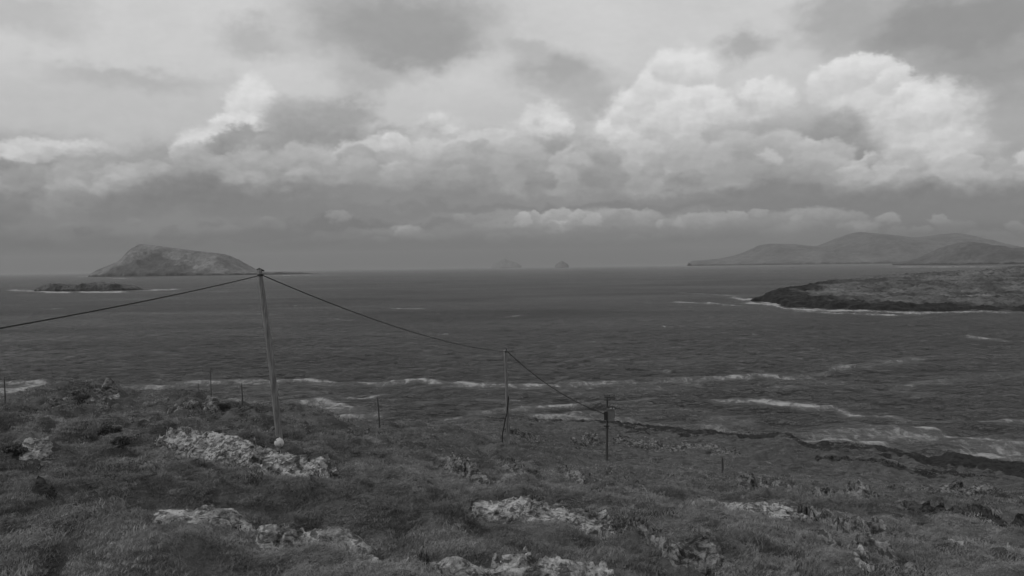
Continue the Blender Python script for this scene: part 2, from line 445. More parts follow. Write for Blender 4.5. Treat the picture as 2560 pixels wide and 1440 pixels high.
def tube(path, rad, sides=10, cap=True):
    """tapered tube along a list of points -> V, F"""
    path = np.asarray(path, float); n = len(path)
    rad = np.full(n, rad) if np.isscalar(rad) else np.asarray(rad, float)
    V = []; 
    tan = np.gradient(path, axis=0); tan /= np.linalg.norm(tan, axis=1)[:, None]
    ref = np.array([0.0, 1, 0]) if abs(tan[0][1]) < 0.9 else np.array([1.0, 0, 0])
    for i in range(n):
        a = np.cross(tan[i], ref); a /= np.linalg.norm(a); c = np.cross(tan[i], a)
        th = np.arange(sides) * 2 * np.pi / sides
        V.append(path[i] + rad[i] * (np.cos(th)[:, None] * a + np.sin(th)[:, None] * c))
    V = np.concatenate(V)
    Fc = []
    for i in range(n - 1):
        for j in range(sides):
            k = (j + 1) % sides
            Fc.append((i * sides + j, i * sides + k, (i + 1) * sides + k, (i + 1) * sides + j))
    if cap:
        for base in (0, n - 1):
            c = len(V); V = np.vstack([V, path[base]])
            for j in range(0, sides, 2):
                Fc.append((base * sides + j, base * sides + (j + 1) % sides, base * sides + (j + 2) % sides, c))
    return V, np.array(Fc)
def lathe(prof, sides=20):
    """prof: list of (r, z)"""
    V = []; Fc = []
    for r, z in prof:
        th = np.arange(sides) * 2 * np.pi / sides
        V.append(np.stack([r * np.cos(th), r * np.sin(th), np.full(sides, z)], -1))
    V = np.concatenate(V)
    for i in range(len(prof) - 1):
        for j in range(sides):
            k = (j + 1) % sides
            Fc.append((i * sides + j, i * sides + k, (i + 1) * sides + k, (i + 1) * sides + j))
    return V, np.array(Fc)
def join(*parts):
    Vs = []; Fs = []; o = 0
    for V, Fq in parts:
        Vs.append(V); Fs.append(Fq + o); o += len(V)
    return np.concatenate(Vs), np.concatenate(Fs)
def box(c, sx, sy, sz):
    V = np.array([[x, y, z] for x in (-1, 1) for y in (-1, 1) for z in (-1, 1)], float) * np.array([sx, sy, sz]) / 2 + np.asarray(c)
    return V, np.array([[0, 1, 3, 2], [4, 6, 7, 5], [0, 4, 5, 1], [2, 3, 7, 6], [0, 2, 6, 4], [1, 5, 7, 3]])

# ------------------------------------------------------------------ materials (all neutral: the photograph is black and white)
def material(name):
    m = bpy.data.materials.new(name); m.use_nodes = True; m.node_tree.nodes.clear()
    b = NB(m.node_tree)
    bs = b.node('ShaderNodeBsdfPrincipled'); out = b.node('ShaderNodeOutputMaterial')
    b.l.new(bs.outputs[0], out.inputs['Surface'])
    return m, b, bs, out
def bump(b, bs, h, strength, dist):
    n = b.node('ShaderNodeBump'); n.inputs['Strength'].default_value = strength; n.inputs['Distance'].default_value = dist
    b.l.new(h, n.inputs['Height']); b.l.new(n.outputs[0], bs.inputs['Normal'])
def pos(b):
    return b.node('ShaderNodeNewGeometry').outputs['Position']

def ground_material():
    m, b, bs, out = material('turf')
    p = pos(b)
    big = b.noise(p, 0.09, 4, 0.55)
    mid = b.noise(p, 0.7, 4, 0.6)
    fin = b.noise(p, 6.0, 4, 0.65)
    col = b.rng(big, 0.3, 0.7, 0.065, 0.12, 'LINEAR')
    col = b.m('MULTIPLY', col, b.rng(mid, 0.3, 0.7, 0.65, 1.3, 'LINEAR'))
    col = b.m('MULTIPLY', col, b.rng(fin, 0.3, 0.7, 0.75, 1.25, 'LINEAR'))
    at_ = b.node('ShaderNodeAttribute', attribute_name='rock').outputs['Fac']
    rk = b.rng(b.m('ADD', at_, b.m('MULTIPLY', b.m('SUBTRACT', b.noise(p, 0.35, 6, 0.65), 0.5), 1.6)), 0.45, 0.6)
    st = b.noise(b.v('MULTIPLY', p, (0.5, 1.3, 2.5)), 1.1, 6, 0.7)
    rcol = b.rng(st, 0.35, 0.68, 0.012, 0.05, 'LINEAR')
    col = b.mix(rk, col, rcol)
    sc_ = b.node('ShaderNodeAttribute', attribute_name='scree').outputs['Fac']
    sf = b.m('MULTIPLY', b.rng(b.m('ADD', sc_, b.m('MULTIPLY', b.m('SUBTRACT', b.noise(p, 0.8, 6, 0.7), 0.5), 1.8)), 0.4, 0.7), b.m('SUBTRACT', 1.0, rk))
    col = b.mix(sf, col, b.rng(st, 0.33, 0.70, 0.035, 0.15, 'LINEAR'))
    b.l.new(col, bs.inputs['Base Color'])
    bs.inputs['Roughness'].default_value = 0.95
    bs.inputs['Specular IOR Level'].default_value = 0.1
    bump(b, bs, b.m('ADD', fin, b.m('MULTIPLY', st, 1.0)), 0.7, 0.25)
    return m
def rock_material(name, lo, hi, sc=1.0, spec=0.2):
    m, b, bs, out = material(name)
    p = pos(b)
    ps = b.v('MULTIPLY', p, (1.0, 0.8, 1.6))
    a = b.noise(ps, 1.6 * sc, 6, 0.68, 0.6)
    c = b.noise(ps, 9.0 * sc, 6, 0.75)
    k = b.noise(b.v('ADD', ps, (7.0, 3.0, 1.0)), 4.2 * sc, 5, 0.68, 0.8)
    crack = b.rng(k, 0.43, 0.53)                           # damp pockets, moss and joints
    col = b.rng(a, 0.34, 0.62, lo, hi)
    col = b.m('MULTIPLY', col, b.rng(c, 0.30, 0.70, 0.45, 1.45, 'LINEAR'))
    col = b.m('MULTIPLY', col, b.rng(crack, 0, 1, 0.30, 1.0, 'LINEAR'))
    b.l.new(col, bs.inputs['Base Color'])
    bs.inputs['Roughness'].default_value = 0.9
    bs.inputs['Specular IOR Level'].default_value = spec
    bump(b, bs, b.m('ADD', b.m('MULTIPLY', c, 0.6), b.m('MULTIPLY', k, 1.2)), 0.8, 0.10 / sc)
    return m
def far_material(name, lo, hi, sc, rocky=0.0):
    """vegetated far slopes; dark wave-washed rock along the waterline (attribute)"""
    m, b, bs, out = material(name)
    p = pos(b)
    a = b.noise(p, sc, 6, 0.62)
    c = b.noise(p, sc * 7, 4, 0.6)
    col = b.rng(a, 0.32, 0.68, lo, hi)
    col = b.m('MULTIPLY', col, b.rng(c, 0.3, 0.7, 0.7, 1.3, 'LINEAR'))
    rk = b.node('ShaderNodeAttribute', attribute_name='rock').outputs['Fac']
    col = b.mix(rk, col, b.m('MULTIPLY', b.rng(c, 0.3, 0.7, 0.5, 1.5), 0.022))
    dark_mask = b.node('ShaderNodeAttribute', attribute_name='heather').outputs['Fac']  # heather attribute: where the turf colour is simply made darker
    col = b.mix(dark_mask, col, b.m('MULTIPLY', col, 0.40))
    b.l.new(col, bs.inputs['Base Color'])
    bs.inputs['Roughness'].default_value = 0.95
    bs.inputs['Specular IOR Level'].default_value = 0.1
    bump(b, bs, c, 0.6, 0.6 / sc * 0.05)
    return m
def plain(name, col, rough=0.8, var=0.3, scale=8.0, stretch=(1, 1, 1), spec=0.3):
    m, b, bs, out = material(name)
    p = b.node('ShaderNodeTexCoord').outputs['Object']
    n = b.noise(b.v('MULTIPLY', p, stretch), scale, 5, 0.65)
    b.l.new(b.m('MULTIPLY', b.rng(n, 0.3, 0.7, 1 - var, 1 + var, 'LINEAR'), col), bs.inputs['Base Color'])
    bs.inputs['Roughness'].default_value = rough
    bs.inputs['Specular IOR Level'].default_value = spec
    bump(b, bs, n, 0.4, 0.02)
    return m
def grass_material(name, lo, hi):
    m, b, bs, out = material(name)
    p = pos(b)
    oi = b.node('ShaderNodeObjectInfo')
    big = b.noise(p, 0.13, 4, 0.6)
    mid = b.noise(p, 0.8, 3, 0.6)
    col = b.rng(big, 0.34, 0.66, lo * 0.9, hi * 1.05, 'LINEAR')
    col = b.m('MULTIPLY', col, b.rng(mid, 0.3, 0.7, 0.58, 1.42, 'LINEAR'))
    col = b.m('MULTIPLY', col, b.rng(oi.outputs['Random'], 0, 1, 0.75, 1.25, 'LINEAR'))
    b.l.new(col, bs.inputs['Base Color'])
    bs.inputs['Roughness'].default_value = 0.9
    bs.inputs['Specular IOR Level'].default_value = 0.1
    return m
def sea_material():
    m, b, bs, out = material('sea_water')
    p = pos(b)
    q1 = b.v('MULTIPLY', p, (0.75, 1.0, 1.0))
    w1 = b.noise(q1, 0.045, 3, 0.6)
    w2 = b.noise(q1, 0.24, 5, 0.7, 0.5)
    w3 = b.noise(q1, 1.1, 3, 0.6)
    h = b.m('ADD', b.m('ADD', b.m('MULTIPLY', w1, 5.0), b.m('MULTIPLY', b.noise(q1, 0.016, 2, 0.6), 13.0)), b.m('ADD', b.m('MULTIPLY', w2, 4.2), b.m('MULTIPLY', w3, 0.9)))
    foam = b.node('ShaderNodeAttribute', attribute_name='foam').outputs['Fac']
    fn = b.noise(b.v('MULTIPLY', p, (0.8, 0.4, 1.0)), 0.42, 7, 0.75, 0.7)
    fn2 = b.noise(b.v('MULTIPLY', p, (0.6, 0.5, 1.0)), 0.06, 4, 0.6)
    ff = b.m('MULTIPLY', foam, b.rng(fn2, 0.3, 0.62, 0.6, 1.15, 'LINEAR'))
    fac = b.rng(b.m('ADD', b.m('SUBTRACT', ff, 0.5), b.m('MULTIPLY', b.m('SUBTRACT', fn, 0.5), 2.5)), -0.12, 0.62)
    fac = b.m('MULTIPLY', fac, b.rng(foam, 0.02, 0.2))
    fac = b.m('ADD', b.m('MULTIPLY', fac, 0.70), b.m('MULTIPLY', ff, 0.26), clamp=True)
    # water: dark body + partial mirror of the sky through the wave facets
    b.n.remove(bs)
    # wind lanes and gust patches: rougher and smoother stretches of water
    lane = b.rng(b.noise(b.v('MULTIPLY', p, (0.35, 1.0, 1.0)), 0.0075, 5, 0.6, 0.8), 0.33, 0.67, 0.78, 1.24, 'LINEAR')
    bm = b.node('ShaderNodeBump'); bm.inputs['Strength'].default_value = 1.0; bm.inputs['Distance'].default_value = 1.7
    b.l.new(h, bm.inputs['Height'])
    wd = b.node('ShaderNodeBsdfDiffuse'); wd.inputs['Color'].default_value = (0.026, 0.026, 0.026, 1)
    wg = b.node('ShaderNodeBsdfGlossy'); wg.inputs['Roughness'].default_value = 0.18; wg.inputs['Color'].default_value = (0.9, 0.9, 0.9, 1)
    fz = b.node('ShaderNodeFresnel'); fz.inputs['IOR'].default_value = 1.33
    for n_ in (wd, wg, fz): b.l.new(bm.outputs[0], n_.inputs['Normal'])
    wm_ = b.node('ShaderNodeMixShader')
    b.l.new(b.m('MULTIPLY', b.m('MINIMUM', b.m('MULTIPLY', fz.outputs[0], 1.5), 0.41), lane), wm_.inputs[0]); b.l.new(wd.outputs[0], wm_.inputs[1]); b.l.new(wg.outputs[0], wm_.inputs[2])
    fo = b.node('ShaderNodeBsdfDiffuse')
    fo.inputs['Color'].default_value = (0.37, 0.37, 0.37, 1)
    mx = b.node('ShaderNodeMixShader')
    b.l.new(fac, mx.inputs[0]); b.l.new(wm_.outputs[0], mx.inputs[1]); b.l.new(fo.outputs[0], mx.inputs[2])
    b.l.new(mx.outputs[0], out.inputs['Surface'])
    return m

M_TURF = ground_material()
M_ROCK = rock_material('pale_rock', 0.10, 0.46)
M_ROCKD = rock_material('dark_rock', 0.022, 0.085, 0.8)
M_ROCKM = rock_material('grey_rock', 0.06, 0.26, 0.9)
M_GRASS = grass_material('grass_blades', 0.145, 0.26)
M_GRASSF = grass_material('short_grass_blades', 0.14, 0.235)
M_HEATH = grass_material('heather_sprigs', 0.055, 0.095)
M_SEA = sea_material()
M_BUSH = plain('dark_leaves', 0.075, 0.9, 0.5, 9.0)
M_WOOD = plain('weathered_wood', 0.16, 0.9, 0.6, 6.0, (3, 3, 0.25))
M_WOODD = plain('dark_wood', 0.055, 0.9, 0.4, 8.0, (3, 3, 0.3))
M_CABLE = plain('black_cable', 0.012, 0.6, 0.1)
M_METAL = plain('dull_metal', 0.03, 0.5, 0.2)
M_TANK = plain('grey_painted_steel', 0.14, 0.5, 0.2)
M_FLOAT = plain('faded_plastic', 0.5, 0.6, 0.25, 5.0)

# ------------------------------------------------------------------ near ground: height field
cps = [
 (-400, 1440, 11), (0, 1440, 12), (600, 1440, 13), (1280, 1440, 14), (1900, 1440, 15), (2560, 1440, 17), (3000, 1440, 18),
 (0, 1300, 17), (640, 1300, 19), (1280, 1300, 22), (1800, 1300, 25), (2200, 1340, 26), (2560, 1320, 31),
 (-300, 1180, 25), (0, 1180, 26), (400, 1180, 27), (800, 1200, 30), (1280, 1210, 38), (1700, 1230, 43), (2100, 1250, 47), (2560, 1240, 68), (2900, 1240, 75),
 (0, 1090, 37), (300, 1085, 39), (698, 1117, 40), (1000, 1120, 54), (1267, 1109, 76), (1517, 1150, 110), (1805, 1182, 95), (2200, 1185, 105), (2560, 1190, 105),
 (-300, 1030, 54), (0, 1002, 58), (90, 970, 60), (270, 962, 62), (340, 976, 62), (480, 982, 64), (530, 1004, 68), (600, 1010, 75), (700, 1013, 80), (790, 1020, 82),
 (838, 1046, 88), (945, 1068, 98), (1010, 1063, 108), (1100, 1063, 126), (1300, 1048, 160), (1500, 1051, 176), (1660, 1067, 180),
 (1885, 1089, 170), (1960, 1083, 165), (2020, 1104, 160), (2190, 1114, 155), (2330, 1141, 148), (2400, 1132, 145), (2560, 1157, 138), (2900, 1180, 120),
]
cx = []; cz = []
for px, py, Y in cps:
    q = at(px, py, Y); cx.append((q[0], q[1])); cz.append(q[2])
coast_px = np.array([-9000, -2000, 0, 500, 850, 1000, 1300, 1500, 1660, 1885, 1960, 2020, 2190, 2330, 2400, 2560, 3200, 5000, 12000], float)
coast_Y = np.array([60, 250, 215, 205, 195, 190, 200, 203, 206, 190, 189, 178, 173, 163, 162, 151, 128, 95, 20], float)
def coastY(x, y):
    a = np.arctan2(x, np.maximum(y, 0.01)); pa = 1280 + F * np.tan(np.clip(a, -1.4, 1.4))
    Yc = np.interp(pa, coast_px, coast_Y)
    return Yc + 3.0 * fbm(pa / 120.0, pa * 0 + 3.3, 4, 0.6)
for px in (-1200, 0, 400, 800):
    for Y, z in ((95, 22), (140, 12), (190, 4)):
        q = at(px, 700, Y); cx.append((q[0], q[1])); cz.append(z - (px > 600) * 1.0)
for px, Y in ((1000, 184), (1300, 195), (1500, 198), (1660, 200), (1885, 186), (1960, 184), (2020, 173), (2190, 168), (2330, 159), (2400, 157), (2560, 146), (3000, 134)):
    q = at(px, 700, Y); cx.append((q[0], q[1])); cz.append(1.2)
for x, y, z in ((-60, -30, 47), (0, -30, 45), (60, -30, 44), (0, 0, 37.6), (-12, 0, 38.5), (14, 0, 37), (-90, 30, 42), (110, 30, 28), (160, 60, 12), (-160, 120, 25)):
    cx.append((x, y)); cz.append(z)
tps = TPS(cx, cz, 0.0006)

# the skyline of the near land, as far as the photograph shows it
SKY = np.array([(-400, 1010), (0, 1000), (90, 966), (130, 962), (200, 962), (260, 958), (300, 965), (340, 975), (420, 975), (480, 978), (520, 1000), (580, 1006), (640, 1010), (700, 1010), (760, 1010),
 (800, 1020), (835, 1045), (870, 1048), (950, 1052), (1000, 1061), (1100, 1060), (1180, 1052), (1300, 1046), (1400, 1046), (1500, 1048), (1600, 1058), (1660, 1065), (1800, 1078), (1885, 1087), (1940, 1081),
 (1960, 1082), (2010, 1104), (2040, 1108), (2065, 1101), (2120, 1104), (2190, 1112), (2250, 1124), (2330, 1141), (2380, 1130), (2460, 1142), (2560, 1156), (2900, 1185)], float)
SKY_Y = np.interp(SKY[:, 0], [0, 340, 520, 700, 835, 950, 1000, 1100, 1300, 1500, 1660, 1885, 2190, 2560, 2900], [60, 62, 66, 78, 86, 92, 100, 124, 158, 172, 176, 165, 150, 136, 120])
SKY_C = np.zeros(len(SKY))
SPINES = []
def seg_dist(x, y, P0, P1):
    d = P1 - P0; t = np.clip(((x - P0[0]) * d[0] + (y - P0[1]) * d[1]) / (d @ d), 0, 1)
    return np.hypot(x - P0[0] - t * d[0], y - P0[1] - t * d[1])
def skyfix(x, y):
    px = 1280 + F * np.clip(x / np.maximum(y, 1.0), -3, 3)
    yc = np.interp(px, SKY[:, 0], SKY_Y)
    return np.interp(px, SKY[:, 0], SKY_C) * y * sst(y, 0.55 * yc, 0.97 * yc)
def ground_h(x, y):
    r = np.hypot(x, y)
    h = tps(x, y)
    s = coastY(x, y) - y
    near = sst(s, 4, 40)
    # tussocky mounds, sheep-track hollows, fractured ledges nearer the shore
    amp = np.interp(r, [0, 15, 40, 80, 150, 220], [0.42, 0.60, 0.75, 0.65, 0.6, 0.6])
    mound = (0.30 - np.abs(fbm(x / 1.25 - 3, y / 1.7 + 8, 2, 0.5))) * 0.46 + (0.30 - np.abs(fbm(x / 2.6 - 13, y / 3.6 + 8, 2, 0.5))) * 0.45 + fbm(x / 3.6 + 5, y / 5.2, 3, 0.5) * 0.55 + (0.30 - np.abs(fbm(x / 6.5 - 8, y / 8.5 + 3, 2, 0.5))) * 0.7 + fbm(x / 1.1, y / 1.4, 2, 0.5) * 0.16
    hum = (0.26 - np.abs(fbm(x / 3.1 + 21, y / 4.4 - 7, 2, 0.45))) * 1.05 + 0.35 * fbm(x / 1.5 + 2, y / 2.1, 2)
    flat = np.ones(x.shape)                               # bedrock near the surface: no hummocks there
    for p_, w_ in SPINES:
        dm = np.full(x.shape, 1e9)
        for i in range(len(p_) - 1): dm = np.minimum(dm, seg_dist(x, y * 0.6, p_[i] * [1, 0.6], p_[i + 1] * [1, 0.6]))
        flat = np.minimum(flat, 0.12 + 0.88 * sst(dm, w_, 2.2 * w_))
    mound = mound * (0.4 + 0.6 * flat)
    mound = mound + hum * flat * (1 - sst(r, 45, 95)) * (1.0 + 0.5 * sst(-x, -4, 8))
    h = h + amp * mound * (0.35 + 0.65 * near)
    led = ridged((x * 0.9 + y * 0.35) / 9.0, (y * 0.9 - x * 0.5) / 3.2 + 4, 4, 0.55)
    h = h + sst(r, 60, 130) * 0.30 * (led - 0.95) * near + (1 - near) * 0.8 * fbm(x / 4.0, y / 2.4, 4, 0.6)
    h = h + skyfix(x, y)
    cliff = s * 0.95 - 1.5 + 1.2 * fbm(x / 5.0, y / 5.0, 4, 0.6)
    return np.minimum(h, np.maximum(cliff, -4.0))

_Y = np.linspace(20, 225, 700)
for _it in range(5):
    for _i, (px, ty) in enumerate(SKY):
        d = ray(px, ty); X_ = d[0] / d[1] * _Y
        Z_ = ground_h(X_, _Y); Q_ = np.stack([X_, _Y, Z_ - HZ], -1)
        py_ = 720 - F * (Q_ @ UP) / (Q_ @ FW)
        SKY_C[_i] += 0.8 * (np.min(np.where(Z_ > 0, py_, 9999)) - ty) / F

def ground_hit(px, py, y0=6.0, y1=240.0):
    d = ray(px, py)
    Y = y0 * (y1 / y0) ** np.linspace(0, 1, 1500)
    Q = EYE[None] + d[None] * (Y / d[1])[:, None]
    below = Q[:, 2] < ground_h(Q[:, 0], Q[:, 1])
    i = int(np.argmax(below)) if below.any() else 1100
    return Q[i]
# the main bedrock ledges, laid on the smooth slope first
_sp = []
for pts_, w_ in (([(420, 1110), (590, 1138), (770, 1178)], 30), ([(390, 1300), (560, 1322), (650, 1345)], 20), ([(650, 1345), (790, 1362), (980, 1400)], 28), ([(1205, 1275), (1370, 1295), (1510, 1325)], 32),
                 ([(1110, 1436), (1340, 1436), (1530, 1446)], 24), ([(1775, 1248), (1880, 1268), (1995, 1310)], 22), ([(1995, 1298), (2120, 1328), (2240, 1355)], 18), ([(1860, 1200), (2080, 1238), (2280, 1275)], 14),
                 ([(2280, 1275), (2450, 1302), (2620, 1325)], 14), ([(1250, 1172), (1350, 1186), (1460, 1200)], 12), ([(1100, 1176), (1270, 1206)], 12), ([(2060, 1350), (2310, 1424)], 12), ([(1500, 1304), (1690, 1396)], 9)):
    _h = np.array([ground_hit(a, c) for a, c in pts_])
    _sp.append((_h[:, :2], w_ / F * _h[:, 1].mean() * 2.3))
SPINES[:] = _sp

def shore_extra(x, y):
    """the bare black rim is broader on the middle of the shore"""
    px = 1280 + F * np.clip(x / np.maximum(y, 1.0), -3, 3)
    return 13.0 * sst(px, 1380, 1560) * (1 - sst(px, 1850, 2000))
# fan of rings around the viewpoint, finest where the picture looks
azf = np.radians(np.linspace(-36, 36, 900))
azc = np.radians(np.array([-110, -90, -75, -62, -54, -48, -43, -39.5]))
AZ = np.concatenate([azc, azf, -azc[::-1]])
RR = np.concatenate([np.linspace(0.6, 9, 14)[:-1], 9 * (260 / 9.0) ** np.linspace(0, 1, 620)])
A2, R2 = np.meshgrid(AZ, RR)
GXm, GYm = R2 * np.sin(A2), R2 * np.cos(A2)
GZm = ground_h(GXm, GYm)
Vg = np.stack([GXm, GYm, GZm], -1).reshape(-1, 3)
sg = coastY(GXm, GYm) - GYm
me = mesh_np('ground', Vg, grid_faces(*A2.shape, keep=(GZm > -3.5)))
attr(me, 'rock', 1.25 * (1 - sst(sg - shore_extra(GXm, GYm) + 10 * fbm(GXm / 14, GYm / 14, 3), 36, 58)))
scr = sst(R2, 88, 120) * sst(ridged((GXm * 0.9 + GYm * 0.35) / 13.0, (GYm * 0.9 - GXm * 0.5) / 7.0 + 4, 3, 0.5) + 0.5 * fbm(GXm / 5, GYm / 5, 3), 0.55, 1.15)
attr(me, 'scree', scr)
ground = tag(link('ground', me, M_TURF), 'rough grassy hillside falling away to the rocky shore', kind='structure')

def gh(x, y):
    return float(ground_h(np.array([x]), np.array([y]))[0])

# ------------------------------------------------------------------ sea
rows_y = np.concatenate([np.linspace(0.9, 12, 60) , np.linspace(12.6, 560, 760)[0:], [640, 800, 1200]])   # pixels under the horizon
dist = HZ * F / rows_y
cols = np.concatenate([np.array([-30000, -12000, -6000, -3500, -2200, -1500, -1000, -600]), np.linspace(-300, 2860, 1150), np.array([3200, 3600, 4200, 5000, 7000, 12000, 30000])])
CX, DY = np.meshgrid((cols - 1280) / F, dist)
SX, SY = CX * DY, DY.copy()
fade = 1 - sst(SY, 350, 1600)
def swell(x, y):
    z = 0.45 * np.sin((y * 0.98 - x * 0.16) * 2 * np.pi / 17 + 2.5 * fbm(x / 40, y / 40, 2)) * (0.6 + 0.6 * fbm(x / 60 + 9, y / 60, 2))
    z = z + 0.55 * fbm(x / 13.0, y / 6.5 + 7, 4, 0.55)
    return z
SZ = swell(SX, SY) * fade * 1.3
# foam: breaking waves, lines of drifting foam and wash along the rocks. Traced on the sea surface (photo pixel -> sea plane)
def pix_of(x, y):
    """sea-plane point -> photo pixel"""
    q = np.stack([x, y, np.full_like(x, -HZ)], -1)
    w = q @ FW
    return 1280 + F * (q @ RT) / w, 720 - F * (q @ UP) / w
PX, PY = pix_of(SX, SY)
foam = np.zeros_like(SX)
FL = [
 ([(300, 969), (420, 965), (520, 958), (600, 955), (680, 952), (760, 950), (850, 952), (920, 958), (960, 959), (1050, 952), (1100, 955), (1200, 961), (1300, 962), (1400, 962)], 4.5, .85),
 ([(560, 968), (700, 965), (820, 960), (900, 962)], 6, .35),
 ([(1120, 957), (1200, 964), (1300, 966), (1400, 968), (1500, 960), (1560, 962)], 10, .55),
 ([(1400, 960), (1500, 955), (1560, 957), (1700, 950), (1800, 945), (1900, 940), (2000, 942), (2050, 937), (2080, 922), (2150, 911), (2300, 898)], 6, .60),
 ([(1430, 980), (1540, 975), (1660, 968), (1760, 962)], 10, .32),
 ([(1870, 1000), (1910, 998), (1960, 1004), (2030, 1015), (2080, 1020), (2130, 1035), (2160, 1040)], 8, 1.0),
 ([(2160, 1040), (2230, 1045), (2330, 1053), (2450, 1050), (2560, 1055), (2700, 1058)], 5, .75),
 ([(1280, 1025), (1340, 1020), (1450, 1012), (1540, 1005), (1640, 998), (1740, 997), (1870, 1003)], 5, .75),
 ([(1100, 1050), (1200, 1030), (1260, 1025), (1340, 1032), (1420, 1036)], 6, .5),
 ([(1330, 1040), (1400, 1040), (1500, 1042), (1570, 1054), (1660, 1060), (1740, 1066), (1850, 1078)], 17, .62),
 ([(1560, 1010), (1680, 1020), (1800, 1045), (1900, 1055)], 14, .33),
 ([(2020, 1085), (2150, 1085), (2300, 1090), (2450, 1110), (2600, 1130)], 36, .52),
 ([(2280, 1065), (2340, 1075), (2370, 1088), (2450, 1098), (2520, 1110), (2600, 1116)], 6, .8),
 ([(1990, 1106), (2060, 1100), (2180, 1108), (2320, 1136), (2400, 1128), (2560, 1152), (2700, 1160)], 12, .8),
 ([(1840, 1060), (1960, 1075), (2060, 1080), (2180, 1070)], 14, .38),
 ([(2420, 842), (2480, 848), (2560, 856), (2700, 860)], 3.5, .65),
 ([(2180, 985), (2250, 965), (2330, 950), (2450, 940), (2560, 935), (2700, 930)], 9, .40),
 ([(1900, 965), (2060, 958), (2200, 962)], 8, .35),
 ([(2080, 955), (2150, 965), (2200, 975), (2330, 985)], 7, .38),
 ([(-200, 955), (0, 958), (60, 956), (110, 960)], 5, .9),
 ([(-200, 985), (0, 978), (50, 972), (90, 968)], 18, .75),
 ([(690, 1012), (760, 1004), (800, 1002), (850, 1010), (890, 1028)], 8, .75),
 ([(780, 1014), (850, 1022), (920, 1028)], 14, .5),
 ([(830, 1045), (900, 1041), (960, 1032)], 9, .85),
 ([(860, 998), (945, 990), (955, 988)], 3, .8),
 ([(1000, 1056), (1060, 1056), (1120, 1052), (1200, 1046)], 7, .45),
 ([(560, 1002), (600, 1004), (650, 1002)], 5, .6),
 ([(1690, 755), (1780, 758), (1845, 764)], 1.8, 1.0),
 ([(1690, 731), (1800, 737), (1850, 740)], 1.5, .5),
 ([(1835, 744), (1860, 748), (1890, 748), (1930, 742)], 4, 1.0),
 ([(1870, 757), (1930, 761), (1960, 770), (2030, 774), (2120, 776), (2230, 779), (2300, 783)], 3.2, 1.2),
 ([(1900, 754), (1950, 762)], 4.5, 1.2),
 ([(2000, 778), (2100, 783), (2240, 788)], 2.2, .7),
 ([(2290, 783), (2340, 781), (2440, 779), (2560, 781), (2700, 783)], 2.4, .9),
 ([(30, 725), (90, 727), (130, 729)], 2.8, 1.3), ([(120, 730), (170, 730)], 2.6, 1.3), ([(195, 730), (240, 730), (310, 729)], 2.2, 1.2), ([(345, 727), (385, 725), (440, 723)], 2.0, 1.0),
 ([(195, 692), (260, 691)], .8, 1.0), ([(275, 695), (315, 696)], .9, 1.1), ([(690, 689), (750, 688), (800, 687.5), (840, 687)], .8, 1.1),
 ([(2230, 667), (2290, 667), (2370, 667), (2480, 667)], .8, 1.3), ([(1722, 659.5), (1735, 659)], .6, 1.2), ([(1780, 659), (1800, 659)], .6, 1.0),
 ([(100, 772), (152, 771)], 1.6, .7), ([(985, 771), (1066, 772)], 1.3, .9), ([(1255, 793), (1300, 788)], 2, .4), ([(260, 781), (400, 783), (560, 782), (700, 786)], 2.5, .3),
 ([(530, 729), (570, 729)], 1.2, .7), ([(840, 798), (870, 800)], 1.5, .6), ([(1860, 846), (1915, 850)], 1.6, .5), ([(1650, 870), (1690, 868)], 1.8, .5),
 ([(1400, 866), (1470, 856), (1510, 850)], 5, .32), ([(280, 890), (360, 882), (450, 886)], 3, .38), ([(1060, 890), (1150, 896), (1200, 890)], 4, .3),
 ([(1040, 1008), (1180, 1000), (1300, 1004)], 3, .45), ([(620, 985), (740, 980), (860, 984)], 4, .3), ([(0, 800), (120, 806), (260, 800)], 5, .22), ([(1500, 900), (1640, 905), (1800, 895)], 6, .25),
]
wob = 3.0 * fbm(SX / 14.0, SY / 30.0, 3)
for pl, th, inten in FL:
    pl = np.array(pl, float)
    inb = (PX > pl[0, 0] - 60) & (PX < pl[-1, 0] + 60)
    yc = np.interp(PX, pl[:, 0], pl[:, 1])
    e = np.minimum(sst(PX, pl[0, 0] - 30, pl[0, 0] + 15), 1 - sst(PX, pl[-1, 0] - 15, pl[-1, 0] + 30))
    up = PY - yc + wob * min(1.0, th / 5.0)
    k = np.where(up > 0, np.exp(-(up / (th * 1.15)) ** 2), np.exp(-(up / (th * 0.6)) ** 2))
    k = k * np.clip(0.9 + 0.5 * fbm(PX / (60 + 8 * th) + pl[0, 1], PY / (th * 3.0), 3, 0.6), 0.3, 1.2)
    foam = np.maximum(foam, np.where(inb, inten * e * k, 0))
me = mesh_np('sea', np.stack([SX, SY, SZ], -1).reshape(-1, 3), grid_faces(*SX.shape)[:, ::-1])
# small whitecaps scattered over the open water
wc = fbm(SX / 22.0, SY / 34.0, 3, 0.6)
wc = sst(wc, 1.0, 1.12) * 0.5 * (SY < 2500)
foam = np.maximum(foam, wc)
attr(me, 'foam', foam)
sea = tag(link('sea', me, M_SEA), 'dark choppy sea with streaks of foam reaching the horizon', kind='structure')

